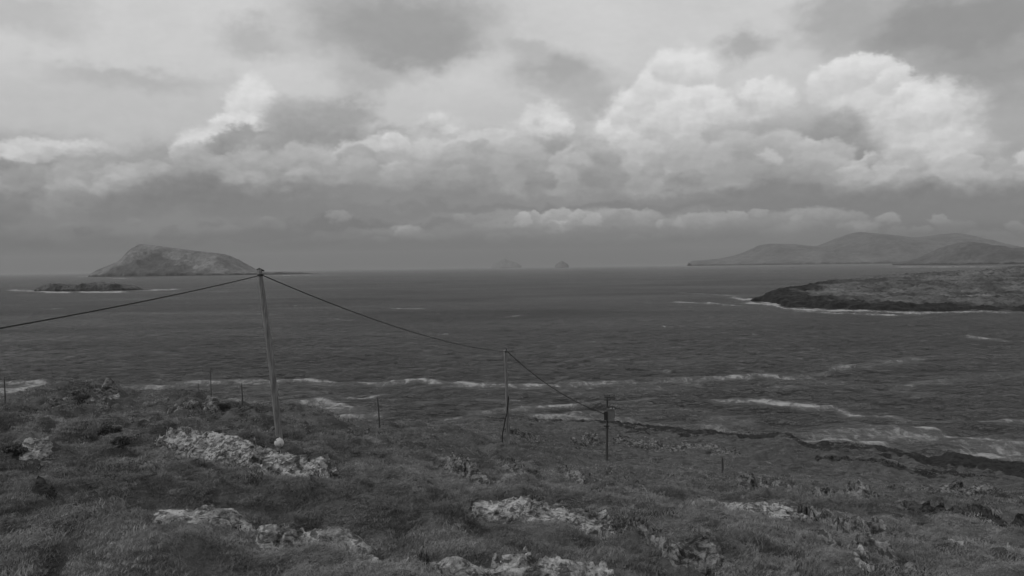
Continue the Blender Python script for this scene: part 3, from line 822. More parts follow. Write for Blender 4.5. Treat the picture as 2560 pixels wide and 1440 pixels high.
# ------------------------------------------------------------------ far land
def hor_y(px):
    return 683.3 - 0.0137 * px
def seg_dist(x, y, P0, P1):
    d = P1 - P0; t = np.clip(((x - P0[0]) * d[0] + (y - P0[1]) * d[1]) / (d @ d), 0, 1)
    return np.hypot(x - P0[0] - t * d[0], y - P0[1] - t * d[1])
def poly_sd(x, y, poly):
    """signed distance, positive inside"""
    dmin = np.full(x.shape, 1e12); ins = np.zeros(x.shape, bool); n = len(poly)
    for i in range(n):
        a, c = poly[i], poly[(i + 1) % n]
        dmin = np.minimum(dmin, seg_dist(x, y, a, c))
        cond = ((a[1] > y) != (c[1] > y)) & (x < (c[0] - a[0]) * (y - a[1]) / (c[1] - a[1] + 1e-12) + a[0])
        ins ^= cond
    return np.where(ins, dmin, -dmin)

def ridge_land(name, outline, Y, halfdepth, mat, label, nx, ny, rough=0.10, rsc=None, rock_h=12.0, power=1.25, heather=None, front=1.0, seed=0.0):  # heather: outline of a patch where the turf colour is made darker
    """an island or range: crest line seen at distance Y, real depth 2*halfdepth"""
    o = np.array(outline, float)
    pxs = np.linspace(o[0, 0], o[-1, 0], nx)
    pys = np.interp(pxs, o[:, 0], o[:, 1])
    crest = np.array([at(a, c, Y) for a, c in zip(pxs, pys)])
    cxs, chs = crest[:, 0], np.maximum(crest[:, 2], 0.0)
    wid = cxs[-1] - cxs[0]
    t = np.linspace(-1, 1, ny)
    X, T = np.meshgrid(cxs, t)
    H = np.broadcast_to(chs, X.shape)
    hmax = chs.max()
    u = (X - cxs[0]) / wid
    plan = np.clip(np.minimum(u, 1 - u) * 4, 0, 1) ** 0.6                 # footprint narrows at the ends
    rsc = rsc or hmax * 1.3
    hd = halfdepth * (0.06 + 0.94 * plan) * np.where(T < 0, front, 1.0)
    Yc = Y + 0.10 * halfdepth * fbm(X / (hmax * 4), X * 0 + seed, 2)
    YY = Yc + T * hd
    Tn = np.abs(T)
    prof = 1 - Tn ** power
    erode = ridged(X / rsc + seed, YY / rsc, 5, 0.52)
    Z = H * prof + rough * hmax * (erode - 0.75) * np.clip(prof * (1 - prof) * 3.2, 0, 1) * np.clip(H / hmax * 1.6, 0, 1)
    Z = np.where(Tn > 0.97, -3.0, Z)
    bank = rock_h * 0.8 * (0.7 + 0.6 * fbm(X / (rock_h * 6), YY / (rock_h * 6), 3))
    Z = Z + np.where((Tn < 0.95) & (H > 1), np.minimum(bank, H * 0.4) * (1 - prof), 0)        # low sea cliffs
    V = np.stack([X, YY, Z], -1).reshape(-1, 3)
    me = mesh_np(name, V, grid_faces(*X.shape))
    attr(me, 'rock', 1 - sst(Z + rock_h * 0.7 * fbm(X / (rock_h * 4), YY / (rock_h * 4), 4, 0.6), rock_h * 0.5, rock_h * 1.3))
    dark_patch = np.zeros_like(Z)
    if heather is not None:  # outline of the patch with darker turf colour
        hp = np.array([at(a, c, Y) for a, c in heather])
        # patch of darker turf colour on the seaward face; outline in X / height
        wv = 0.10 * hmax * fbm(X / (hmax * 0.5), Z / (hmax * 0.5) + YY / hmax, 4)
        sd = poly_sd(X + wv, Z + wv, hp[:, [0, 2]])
        dark_patch = np.where(T < 0, sst(sd, -hmax * 0.05, hmax * 0.09), 0) * 0.85
    attr(me, 'heather', dark_patch)  # mask of the darker turf colour
    return tag(link(name, me, mat), label, kind='structure')

M_ISLE = far_material('island_turf', 0.095, 0.20, 0.006)
M_SKER = far_material('skerry_turf', 0.04, 0.13, 0.03)
M_HEAD = far_material('headland_turf', 0.05, 0.15, 0.022)
M_HILL = far_material('hill_pasture', 0.085, 0.135, 0.0016)
M_NHILL = far_material('heath_hill', 0.06, 0.11, 0.003)
M_PALE = far_material('haze_paled_rock', 0.14, 0.20, 0.01)  # fading by distant haze put into a paler rock colour
M_STACK = far_material('sea_stack_rock', 0.13, 0.17, 0.01)

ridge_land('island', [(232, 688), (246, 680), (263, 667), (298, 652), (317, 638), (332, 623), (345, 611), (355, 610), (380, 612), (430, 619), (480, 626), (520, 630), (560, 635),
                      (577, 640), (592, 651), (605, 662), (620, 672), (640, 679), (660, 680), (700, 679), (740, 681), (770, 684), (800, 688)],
           7450, 520, M_ISLE, 'large steep hump backed island in the sea at left', 420, 150, rough=0.16, rock_h=16, heather=[(300, 690), (330, 668), (375, 650), (400, 637), (425, 640), (460, 650), (520, 668), (540, 690)])  # last list outlines the darker patch on the front face
ridge_land('skerry', [(88, 728), (100, 722), (115, 714), (130, 710), (150, 708), (172, 713), (198, 717), (214, 713), (232, 707), (248, 706), (280, 709), (310, 713), (335, 718), (362, 726)],
           1930, 48, M_SKER, 'low dark rocky islet in front of the large island', 300, 80, rough=0.5, rsc=34, rock_h=4.0, power=2.2)
ridge_land('far_hills', [(1722, 657), (1730, 652), (1760, 650), (1800, 646), (1850, 636), (1880, 625), (1900, 613), (1925, 609), (1980, 610), (2030, 616), (2060, 612), (2100, 596), (2128, 584),
                         (2150, 580), (2210, 585), (2260, 594), (2300, 593), (2350, 586), (2385, 583), (2405, 588), (2440, 606), (2480, 620), (2560, 632), (2800, 628), (3200, 640)],
           17000, 2800, M_HILL, 'long hazy mountain range along the right horizon', 460, 120, rough=0.10, rsc=1500, rock_h=26, power=1.4)
ridge_land('near_hill', [(2262, 664), (2290, 659), (2330, 644), (2362, 624), (2392, 608), (2412, 604), (2436, 607), (2462, 616), (2500, 621), (2560, 618), (2640, 612), (2800, 620), (3100, 640)],
           8200, 1250, M_NHILL, 'rounded grey hill in front of the right hand mountains', 360, 120, rough=0.10, rsc=700, rock_h=14, power=1.4, seed=4.0)
ridge_land('sea_stack', [(1228, 665), (1236, 658), (1246, 655), (1256, 649), (1262, 645), (1268, 650), (1276, 652), (1290, 656), (1304, 665)],
           24000, 300, M_PALE, 'very faint pointed rock island on the horizon', 80, 40, rough=0.2, rock_h=1, seed=2.0)
ridge_land('sea_stack', [(1387, 664), (1391, 660), (1397, 656), (1402, 652), (1406, 652), (1412, 656), (1418, 659), (1422, 664)],
           17000, 140, M_STACK, 'small dark pointed rock island on the horizon near the centre', 80, 40, rough=0.2, rock_h=3, seed=3.0)

# right-hand headland: its own height field inside a traced coast
front = [(1888, 752), (1925, 756), (1948, 766), (2000, 770), (2060, 772), (2170, 775), (2250, 778), (2330, 779), (2450, 776), (2560, 777), (2760, 779), (3100, 790)]
fr = [sea_at(a, c)[:2] for a, c in front]
back = [(3100, 2300), (2700, 2100), (2480, 1800), (2400, 1620), (2330, 1560), (2180, 1420), (2090, 1290), (2010, 1180), (1950, 1080), (1905, 1000)]
poly = np.array(fr + [at(a, 700, Y)[:2] for a, Y in back])
hp = [(1935, 743, 925), (1960, 747, 868), (2100, 756, 788), (2300, 764, 748), (2560, 767, 715), (2900, 770, 700), (2050, 735, 940), (2200, 732, 950), (2400, 730, 950), (2560, 728, 950), (2900, 725, 950),
      (1945, 732, 985), (2000, 718, 1070), (2090, 705, 1160), (2180, 695, 1260), (2330, 687, 1370), (2430, 685, 1440), (2480, 678, 1540), (2560, 669, 1650), (2800, 655, 1800), (3100, 650, 1900)]
hq = np.array([at(*q) for q in hp])
htps = TPS(np.concatenate([hq[:, :2], [at(2300, 700, 1600)[:2], at(2000, 700, 1250)[:2], at(2600, 700, 2100)[:2]]]) / 5.0, list(hq[:, 2]) + [8, 4, 20], 0.0)
pcs = np.linspace(1860, 3050, 420); hys = 640 * (2400 / 640.0) ** np.linspace(0, 1, 330)
HXm, HYm = np.meshgrid((pcs - 1280) / F, hys); HXm = HXm * HYm
sd = poly_sd(HXm, HYm, poly) + 10 * fbm(HXm / 45, HYm / 45, 4, 0.55)
hz = htps(HXm / 5.0, HYm / 5.0) + 1.6 * fbm(HXm / 55, HYm / 70, 4, 0.55) + 1.3 * (ridged(HXm / 60, HYm / 25, 3) - 0.6)
hz = hz + 1.8 * sst(sd, 0, 25) * (ridged(HXm / 38, HYm / 20, 4, 0.6) - 0.9) * 1.5
hz = np.minimum(hz, sd * 0.75 - 0.8 + 3.0 * fbm(HXm / 14, HYm / 14, 4, 0.6))
hz = np.maximum(hz, -2.5)
Vh = np.stack([HXm, HYm, hz], -1).reshape(-1, 3)
Fh = grid_faces(*HXm.shape, keep=hz > -2.4)
Vh2, Fh2, uh = compact(Vh, Fh)
me = mesh_np('headland', Vh2, Fh2)
rkh = 1 - sst(sd + 26 * fbm(HXm / 40, HYm / 30, 4, 0.6) + np.clip(HXm - at(2250, 770, 760)[0], 0, 200) * 0.08, 34, 62)
out2 = sst(ridged(HXm / 40 + 3, HYm / 22, 4) + 0.3 * fbm(HXm / 10, HYm / 10, 2), 1.15, 1.5) * 0.6
attr(me, 'rock', np.maximum(rkh, out2).ravel()[uh]); attr(me, 'heather', np.zeros(len(uh)))  # heather: mask of darker turf colour, none here
tag(link('headland', me, M_HEAD), 'low grassy headland with dark rocky shore at right', kind='structure')

# ------------------------------------------------------------------ rock outcrops
OUT = []          # evaluators, used to keep the grass off bare rock
def outcrop(path, wpx, label, mat=M_ROCK, amp=0.30, lift=0.0, rise=0.24, tuftgap=1.0, res=None, cat='rock outcrop', group='bare rock outcrops on the hillside', name='rock_outcrop', strike=None):
    pts = np.array([ground_hit(a, c + wpx * 0.9) for a, c in path])
    if len(pts) > 2:                                      # the ledge runs straight through the hummocks
        k_ = np.array([a for a, c in path], float)
        med = np.median(pts[:, 1]); yy = np.clip(pts[:, 1], med * 0.85, med * 1.18)
        yl = np.polyval(np.polyfit(k_, yy, 1), k_)
        pts = np.array([at(a, c + wpx * 0.9, y_) for (a, c), y_ in zip(path, yl)])
    Yc = pts[:, 1].mean()
    hw = wpx / F * Yc                                     # half height of the exposed face
    hy = hw * 1.9                                         # how far back the face leans
    pts[:, 1] += hy
    d = pts[-1, :2] - pts[0, :2]; ang = math.atan2(d[1], d[0]) if strike is None else strike
    res = res or max(0.045, Yc / F * 1.5)
    lo = pts[:, :2].min(0) - [hw * 2.2, hy * 1.8]; hi = pts[:, :2].max(0) + [hw * 2.2, hy * 1.8]
    nx = min(460, max(12, int((hi[0] - lo[0]) / res))); ny = min(360, max(12, int((hi[1] - lo[1]) / (res * 1.5))))
    X, Yg = np.meshgrid(np.linspace(lo[0], hi[0], nx), np.linspace(lo[1], hi[1], ny))
    ca, sa = math.cos(ang), math.sin(ang)
    sx = max(1.0, Yc / 30.0) ** 0.7
    def prot(x, y):
        """height of the rock above the turf"""
        kk = hw / hy
        best = np.full(x.shape, 1e9)
        for i in range(max(1, len(pts) - 1)):
            a = pts[i, :2] * [1, kk]; c = pts[min(i + 1, len(pts) - 1), :2] * [1, kk]
            if np.hypot(*(c - a)) < 1e-6: c = c + [1e-3, 0]
            best = np.minimum(best, seg_dist(x, y * kk, a, c))
        e = best / hw                                     # 0 on the spine, 1 at the edge
        o_ = np.argsort(pts[:, 0])
        v_ = (y - np.interp(x, pts[o_, 0], pts[o_, 1])) / hy       # -1 front foot .. +1 back
        al = (x * ca + y * sa) / sx; ac = (-x * sa + y * ca) / sx
        wa1 = al + 0.35 * fbm(al / 0.8, ac / 0.5, 3, 0.6); wc1 = ac + 0.16 * fbm(al / 0.7 + 9, ac / 0.4, 3, 0.6)
        c1 = cellrand(wa1 / 0.85 + 0.5 * np.floor(wc1 / 0.30), wc1 / 0.30)                 # blocks split along the bedding
        c2 = cellrand(wa1 / 0.30 + 0.37 * np.floor(wc1 / 0.13), wc1 / 0.13, 5)
        cr = (c1 - 0.5) * 0.55 + (c2 - 0.5) * 0.26 + fbm(x / (0.22 * sx), y / (0.22 * sx), 3, 0.6) * 0.06
        step = fbm(x / (1.2 * sx), y / (1.2 * sx), 3, 0.6)
        face = np.clip((np.minimum(v_, 0.6) + 0.30 * step + 1.0) * 0.62, 0, 1.05)
        mask = 1.09 - e + 0.75 * fbm(al / 1.7 + 11, ac / 0.33, 3, 0.6) + 0.5 * fbm(x / (1.5 * sx) + 40, y / (1.5 * sx), 5, 0.66) + 0.55 * (c1 - 0.5) + 0.35 * (c2 - 0.5) - 0.12 * tuftgap + 0.05
        H_ = 2.0 * hw * rise + lift
        return np.where(mask > 0, np.minimum(mask * 3.0, 1.0), mask) * (0.10 + H_ * face) + 0.7 * amp * sx ** 0.5 * cr * np.clip(mask * 2 + 0.2, 0, 1)
    pr = prot(X, Yg)
    Z = ground_h(X, Yg) + np.maximum(pr, -0.5)
    V = np.stack([X, Yg, Z], -1).reshape(-1, 3)
    V2, F2, _ = compact(V, grid_faces(ny, nx, keep=pr > -0.02))
    me = mesh_np(name, V2, F2, smooth=False)
    o = tag(link(name, me, mat), label, cat, group)
    OUT.append((lo, hi, prot))
    return o

outcrop([(420, 1105), (520, 1118), (600, 1130), (680, 1148), (760, 1165)], 36, 'broad pale crumbling rock shelf left of the tall pole foot', amp=0.34, tuftgap=0.3, rise=0.62)
outcrop([(390, 1290), (470, 1296), (560, 1312), (640, 1330)], 20, 'thin string of pale stones at lower left', amp=0.24, rise=0.5)
outcrop([(660, 1335), (720, 1352), (790, 1348), (860, 1350), (940, 1368), (980, 1388)], 30, 'long bright rock ledge at the lower left below the shelf', amp=0.30, tuftgap=0.3, rise=0.62)
outcrop([(1215, 1265), (1290, 1290), (1370, 1280), (1440, 1290), (1500, 1312)], 34, 'bright jagged outcrop in the middle of the grass', amp=0.36, tuftgap=0.4, rise=0.5)
outcrop([(1120, 1428), (1240, 1436), (1340, 1425), (1440, 1430), (1520, 1440)], 24, 'pale rock strip along the bottom edge of the slope', amp=0.30, rise=0.42)
outcrop([(1780, 1240), (1850, 1248), (1920, 1268), (1985, 1298)], 22, 'smooth sloping pale slab right of centre', amp=0.30, tuftgap=0.4, rise=0.62)
outcrop([(2000, 1285), (2080, 1310), (2150, 1325), (2230, 1345)], 18, 'darker broken ledge continuing below the sloping slab', M_ROCKM, amp=0.34, rise=0.9)
outcrop([(1870, 1195), (1990, 1220), (2080, 1228), (2180, 1250), (2260, 1268)], 15, 'dark layered ledge running across the right slope', M_ROCKM, amp=0.4, rise=1.15)
outcrop([(2280, 1265), (2380, 1285), (2480, 1300), (2600, 1318)], 12, 'black edge of rock at the right border', M_ROCKD, amp=0.5, rise=1.3)
outcrop([(2060, 1345), (2160, 1372), (2240, 1398), (2300, 1420)], 12, 'slanting dark ledge low on the right slope', M_ROCKM, amp=0.34, rise=0.9)
outcrop([(1500, 1300), (1580, 1332), (1650, 1372), (1690, 1392)], 9, 'thin diagonal ledge right of the bright jagged outcrop', M_ROCKM, amp=0.3, rise=0.9)
outcrop([(980, 1392), (1040, 1415), (1095, 1432)], 9, 'dark tail of rock trailing right from the long bright ledge', M_ROCKM, amp=0.3, rise=0.6)
outcrop([(1480, 1200), (1600, 1216), (1720, 1238)], 6, 'faint low ledge in the middle of the right slope', M_ROCKM, amp=0.3, rise=0.6)
outcrop([(820, 1180), (870, 1190), (920, 1196)], 10, 'small pale stones below the broad rock shelf', amp=0.26)
outcrop([(1105, 1172), (1160, 1188), (1220, 1196), (1265, 1202)], 12, 'dark stony step beneath the middle pole', M_ROCKM, amp=0.36, rise=1.0)
outcrop([(1255, 1166), (1300, 1172), (1345, 1185)], 14, 'speckled grey rock right of the dark stony step', M_ROCKM, amp=0.40, rise=0.95)
outcrop([(1355, 1180), (1400, 1184), (1450, 1194)], 14, 'speckled grey rock under the short third pole', M_ROCKM, amp=0.40, rise=0.95)
outcrop([(1690, 1385), (1740, 1402), (1790, 1430)], 22, 'grey rock lump in the hollow at the bottom right', M_ROCKM, amp=0.34)
outcrop([(2160, 1400), (2185, 1420)], 18, 'small pale boulder in grass near the lower right', M_ROCK, amp=0.36)
outcrop([(490, 1062), (540, 1058), (580, 1066)], 10, 'little pale ledge above the broad rock shelf', amp=0.36)
outcrop([(640, 1072), (680, 1070)], 8, 'grey stones just left of the tall pole', M_ROCKM, amp=0.32)
outcrop([(830, 1080), (880, 1082), (915, 1086)], 8, 'grey stones below the lone dark post', M_ROCKM, amp=0.4)
outcrop([(1300, 1088), (1370, 1092), (1440, 1086), (1490, 1094)], 17, 'grey rock face beyond the middle pole', M_ROCKM, amp=0.4, rise=0.5)
outcrop([(1560, 1102), (1640, 1112), (1700, 1118)], 14, 'grey rock face right of the third pole', M_ROCKM, amp=0.4, rise=0.5)
outcrop([(1720, 1112), (1790, 1116), (1840, 1130)], 11, 'pale rocks above the stubby post', M_ROCKM, amp=0.4, rise=0.5)
outcrop([(2050, 1140), (2150, 1150), (2250, 1160)], 7, 'dark low rocks near the right shore', M_ROCKD, amp=0.4)
outcrop([(2250, 1215), (2400, 1222), (2520, 1232)], 13, 'mottled grey rocks on the right slope', M_ROCKM, amp=0.4, rise=0.8)
outcrop([(55, 1140), (80, 1142), (98, 1146)], 14, 'small pale rock at the left edge', amp=0.3)
outcrop([(120, 1000), (165, 992), (205, 980)], 9, 'slanting slab on the left knoll', M_ROCKM, amp=0.5)
outcrop([(230, 1000), (265, 994), (290, 990)], 5, 'pale tilted slab at the top of the left knoll', M_ROCK, amp=0.3)
outcrop([(245, 975), (275, 968), (290, 970)], 9, 'rounded grey rock crowning the left knoll', M_ROCKM, amp=0.4, lift=0.1)
outcrop([(430, 1010), (480, 1000), (515, 1004)], 20, 'dark rounded crag at the end of the left knoll', M_ROCKM, amp=0.4, lift=0.15, tuftgap=0.4)
outcrop([(90, 1225), (120, 1240)], 9, 'dark stone patch in the grass at lower left', M_ROCKD, amp=0.3)
outcrop([(2380, 1362), (2410, 1366)], 5, 'flat pale stone at the right', M_ROCK, amp=0.2)
outcrop([(2475, 1360), (2530, 1366)], 4, 'thin pale stone at the right border', M_ROCK, amp=0.2)

# ------------------------------------------------------------------ grass and heather: instanced tufts
def tuft_mesh(name, n, rad, hgt, wid, lean, mat, seed, segs=3, wind=(0.8, 0.15)):
    r = np.random.RandomState(seed); Vs = []; Fs = []
    for i in range(n):
        a = r.uniform(0, 2 * np.pi); q = rad * np.sqrt(r.uniform())
        bx, by = q * np.cos(a), q * np.sin(a)
        h = hgt * r.uniform(0.55, 1.15); w = wid * r.uniform(0.7, 1.3)
        l = lean * h * r.uniform(0.5, 1.4)
        da = r.uniform(0, 2 * np.pi); dxy = np.array([np.cos(da), np.sin(da)]) * 0.75 + np.array(wind)
        fa = r.uniform(0, 2 * np.pi); wx, wy = np.cos(fa) * w / 2, np.sin(fa) * w / 2
        base = len(Vs)
        for k in range(segs + 1):
            t = k / segs; ww = (1 - t * 0.85)
            cxk = bx + dxy[0] * l * t ** 1.8; cyk = by + dxy[1] * l * t ** 1.8; zk = h * (t - 0.22 * t ** 3) - 0.04
            Vs.append((cxk - wx * ww, cyk - wy * ww, zk)); Vs.append((cxk + wx * ww, cyk + wy * ww, zk))
        for k in range(segs):
            Fs.append((base + 2 * k, base + 2 * k + 1, base + 2 * k + 3, base + 2 * k + 2))
    me = mesh_np(name, np.array(Vs), np.array(Fs)); me.materials.append(mat)
    return bpy.data.objects.new(name, me)

def scatter_group(src):
    ng = bpy.data.node_groups.new('scatter', 'GeometryNodeTree')
    ng.interface.new_socket('Geometry', in_out='INPUT', socket_type='NodeSocketGeometry')
    ng.interface.new_socket('Geometry', in_out='OUTPUT', socket_type='NodeSocketGeometry')
    gi = ng.nodes.new('NodeGroupInput'); go = ng.nodes.new('NodeGroupOutput')
    m2p = ng.nodes.new('GeometryNodeMeshToPoints')
    iop = ng.nodes.new('GeometryNodeInstanceOnPoints')
    ob = ng.nodes.new('GeometryNodeObjectInfo'); ob.inputs['Object'].default_value = src
    na = ng.nodes.new('GeometryNodeInputNamedAttribute'); na.data_type = 'FLOAT_VECTOR'; na.inputs['Name'].default_value = 'rot'
    ns = ng.nodes.new('GeometryNodeInputNamedAttribute'); ns.data_type = 'FLOAT_VECTOR'; ns.inputs['Name'].default_value = 'scl'
    L_ = ng.links
    L_.new(gi.outputs[0], m2p.inputs['Mesh']); L_.new(m2p.outputs['Points'], iop.inputs['Points'])
    L_.new(ob.outputs['Geometry'], iop.inputs['Instance'])
    L_.new(na.outputs['Attribute'], iop.inputs['Rotation']); L_.new(ns.outputs['Attribute'], iop.inputs['Scale'])
    L_.new(iop.outputs['Instances'], go.inputs[0])
    return ng
def scatter(name, pts, rot, scl, src, label):
    me = bpy.data.meshes.new(name)
    me.vertices.add(len(pts)); me.vertices.foreach_set('co', pts.astype(np.float32).ravel())
    for k, a in (('rot', rot), ('scl', scl)):
        t = me.attributes.new(k, 'FLOAT_VECTOR', 'POINT'); t.data.foreach_set('vector', a.astype(np.float32).ravel())
    me.update()
    o = link(name, me)
    md = o.modifiers.new('scatter', 'NODES'); md.node_group = scatter_group(src)
    return tag(o, label, kind='stuff')

_c = ground_hit(700, 1117)
CLEAR = [(_c[0] - 0.1, _c[1] - 0.9, 0.75)]
def spread(n, r1, r2, power, seed, azmax=36):
    r = np.random.RandomState(seed)
    u = r.uniform(size=n)
    if abs(power) < 1e-6: rr = r1 * (r2 / r1) ** u
    else: rr = (r1 ** power + u * (r2 ** power - r1 ** power)) ** (1 / power)
    a = np.radians(r.uniform(-azmax, azmax, n))
    x, y = rr * np.sin(a), rr * np.cos(a)
    z = ground_h(x, y)
    s = coastY(x, y) - y
    keep = (z > 2.0) & (s > 47 + shore_extra(x, y) + 14 * fbm(x / 14, y / 14, 3)) & ((rr < 88) | (fbm(x / 6, y / 6, 3) + 0.2 < r.normal(0, 0.35, n) + 0.35))
    bare = np.full(n, -1.0)
    for lo, hi, prot in OUT:
        ib = (x > lo[0]) & (x < hi[0]) & (y > lo[1]) & (y < hi[1])
        if ib.any(): bare[ib] = np.maximum(bare[ib], prot(x[ib], y[ib]))
    keep &= bare < -0.12
    for qx, qy, qr in CLEAR: keep &= np.hypot(x - qx, (y - qy) * 0.6) > qr
    return x[keep], y[keep], z[keep], r

def tufts(name, n, r1, r2, power, seed, src, label, smin, smax, grow, mask=None):
    x, y, z, r = spread(n, r1, r2, power, seed)
    if mask is not None:
        k = mask(x, y, r); x, y, z = x[k], y[k], z[k]
    m_ = len(x); dist = np.hypot(x, y)
    sc = r.uniform(smin, smax, m_) * grow(dist) * (0.7 + 0.9 * np.clip(fbm(x / 0.9, y / 1.2 + 4, 2) + 0.35, 0, 1))
    hs = sc * (0.75 + 0.7 * np.clip(fbm(x / 2.3 + 3, y / 2.9, 2) + 0.4, 0, 1))
    rot = np.stack([r.normal(0, 0.18, m_), r.normal(0, 0.18, m_), r.normal(0, 1.0, m_)], -1)
    return scatter(name, np.stack([x, y, z], -1), rot, np.stack([sc, sc, hs], -1), src, label)

def heathy(x, y):
    return fbm(x / 7.5 + 20, y / 9.5 - 6, 4, 0.55) + 0.25 * np.clip(-x / 15.0, 0, 1)
near_tuft = tuft_mesh('grass_tuft', 150, 0.28, 0.055, 0.009, 1.25, M_GRASS, 1, wind=(0.22, 0.05))
far_tuft = tuft_mesh('far_grass_tuft', 60, 0.55, 0.09, 0.045, 0.9, M_GRASSF, 2, 2, wind=(0.25, 0.05))
hea_tuft = tuft_mesh('heather_tuft', 120, 0.32, 0.07, 0.016, 0.9, M_HEATH, 3, 2, wind=(0.2, 0))
tufts('grass', 95000, 8, 48, 1.0, 11, near_tuft, 'matted wind blown grass covering the near slope', 0.6, 1.3, lambda d: np.interp(d, [8, 48], [0.85, 1.35]),
      lambda x, y, r: heathy(x, y) < 0.62 + 0.2 * r.normal(size=len(x)))
tufts('far_grass', 60000, 42, 215, 0.7, 12, far_tuft, 'shorter grass covering the lower slope towards the shore', 0.7, 1.2, lambda d: np.interp(d, [42, 210], [0.7, 1.3]),
      lambda x, y, r: heathy(x, y) < 0.60 + 0.2 * r.normal(size=len(x)))
tufts('heather', 22000, 8, 110, 0.7, 13, hea_tuft, 'dark heather growing in patches among the grass', 0.7, 1.3, lambda d: np.interp(d, [8, 110], [0.9, 2.0]),
      lambda x, y, r: heathy(x, y) > 0.50 + 0.10 * r.normal(size=len(x)))

# ------------------------------------------------------------------ poles, wires, posts
def pole_path(base, top, bow=0.0, n=14, sink=0.5):
    base = np.array(base); top = np.array(top)
    t = np.linspace(0, 1, n)
    d = (top - base) / np.linalg.norm(top - base)
    p = base[None] + (top - base)[None] * t[:, None]
    p[:, 0] += bow * np.sin(np.pi * t)
    p[0] -= d * sink
    return p
def utility_pole(bpx, tpx, wb, wt, label, bow, mat=M_WOOD):
    g = ground_hit(*bpx); Y = g[1]
    top = at(tpx[0], tpx[1], Y)
    t = thing('utility_pole', g, label, 'utility pole', 'wooden utility poles carrying the overhead wire')
    path = pole_path(g, top, bow) - g
    V, Fq = tube(path, np.linspace(wb, wt, len(path)) / F * Y / 2, 14)
    link('shaft', mesh_np('shaft', V, Fq), mat, t)
    return t, g, top, Y

# tall near pole
p1, g1, top1, Y1 = utility_pole((700, 1117), (648, 674), 18, 13, 'tall leaning wooden pole nearest to the camera with a float at its foot', 0.05)
wa = at(655, 687.5, Y1)
hook = wa - g1
V, Fq = tube([hook + [-0.17, -0.14, 0.0], hook + [0.02, -0.10, 0.03], hook + [0.05, 0.0, 0.02]], 0.03, 8)
link('bracket', mesh_np('bracket', V, Fq), M_METAL, p1)
V, Fq = tube([top1 - g1 + [-0.10, 0, -0.02], top1 - g1 + [0.0, 0, 0.02], top1 - g1 + [0.22, 0, -0.06]], [0.05, 0.06, 0.03], 8)
link('pole_cap', mesh_np('pole_cap', V, Fq), M_METAL, p1)
# middle pole
p2, g2, top2, Y2 = utility_pole((1270, 1109), (1262.5, 875), 9, 6.5, 'middle wooden pole with a loose black cable hanging at its foot', 0.04)
wb_ = at(1263, 879, Y2)
V, Fq = tube([wb_ - g2 + [-0.05, -0.14, 0], wb_ - g2 + [0.12, -0.14, 0.0], wb_ - g2 + [0.2, -0.14, 0.02]], 0.06, 8)
link('bracket', mesh_np('bracket', V, Fq), M_METAL, p2)
V, Fq = lathe([(0.0, 0.0), (0.045, 0.0), (0.06, 0.05), (0.04, 0.09), (0.055, 0.13), (0.02, 0.18), (0, 0.18)], 10)
link('insulator', mesh_np('insulator', V + (at(1266, 876, Y2) - g2), Fq), M_METAL, p2)
def pxpath(pts, Y, org, dy=-0.2):
    q = np.array([at(a, c, Y) for a, c in pts]) - org; q[:, 1] += dy
    n = 40; s = np.linspace(0, len(q) - 1, n); k = np.arange(len(q))
    return np.stack([np.interp(s, k, q[:, i]) for i in range(3)], -1)
V, Fq = tube(pxpath([(1271.5, 990), (1270.5, 1003), (1268.5, 1020), (1267, 1035), (1264, 1044), (1260.5, 1062), (1257, 1080), (1255.5, 1095), (1256, 1112)], Y2, g2), 0.05, 8)
link('loose_cable', mesh_np('loose_cable', V, Fq), M_CABLE, p2)
# short third pole with transformer
p3, g3, top3, Y3 = utility_pole((1517, 1151), (1518.5, 986), 6.5, 5, 'short third pole with a crossarm and a box transformer near the shore', 0.0, M_WOODD)
ca_ = at(1518, 992, Y3) - g3
V, Fq = join(box(ca_ + [0.16, -0.22, 0], 0.85, 0.08, 0.10), box(ca_ + [0, -0.19, -0.22], 0.5, 0.1, 0.1))
link('crossarm', mesh_np('crossarm', V, Fq, False), M_WOODD, p3)
for ddx in (-0.2, 0.18, 0.52):
    V, Fq = lathe([(0.0, 0.0), (0.03, 0.0), (0.055, 0.04), (0.03, 0.08), (0.045, 0.11), (0.02, 0.16), (0, 0.16)], 10)
    link('insulator', mesh_np('insulator', V + ca_ + [ddx, -0.22, 0.07], Fq), M_METAL, p3)
tc = at(1526.5, 1036, Y3) - g3
V, Fq = join(box(tc, 0.52, 0.45, 0.82), box(tc + [0, 0, 0.45], 0.62, 0.55, 0.08), box(tc + [0, 0, -0.44], 0.58, 0.5, 0.06), box(tc + [0.29, 0, 0], 0.06, 0.3, 0.62))
tr = link('transformer', mesh_np('transformer', V, Fq, False), M_TANK, p3)
for dx_ in (-0.14, 0.14):
    V, Fq = tube([tc + [dx_, -0.1, 0.48], tc + [dx_, -0.12, 0.62], tc + [dx_, -0.12, 0.72]], [0.05, 0.06, 0.03], 8)
    link('bushing', mesh_np('bushing', V, Fq), M_METAL, tr)
V, Fq = box(at(1516.5, 1064, Y3) - g3 + [0, -0.0, 0], 0.42, 0.42, 0.1)
link('band', mesh_np('band', V, Fq, False), M_METAL, p3)
V, Fq = box(at(1513, 1038, Y3) - g3 + [0, -0.2, 0], 0.22, 0.2, 0.7)
link('fuse_box', mesh_np('fuse_box', V, Fq, False), M_METAL, p3)

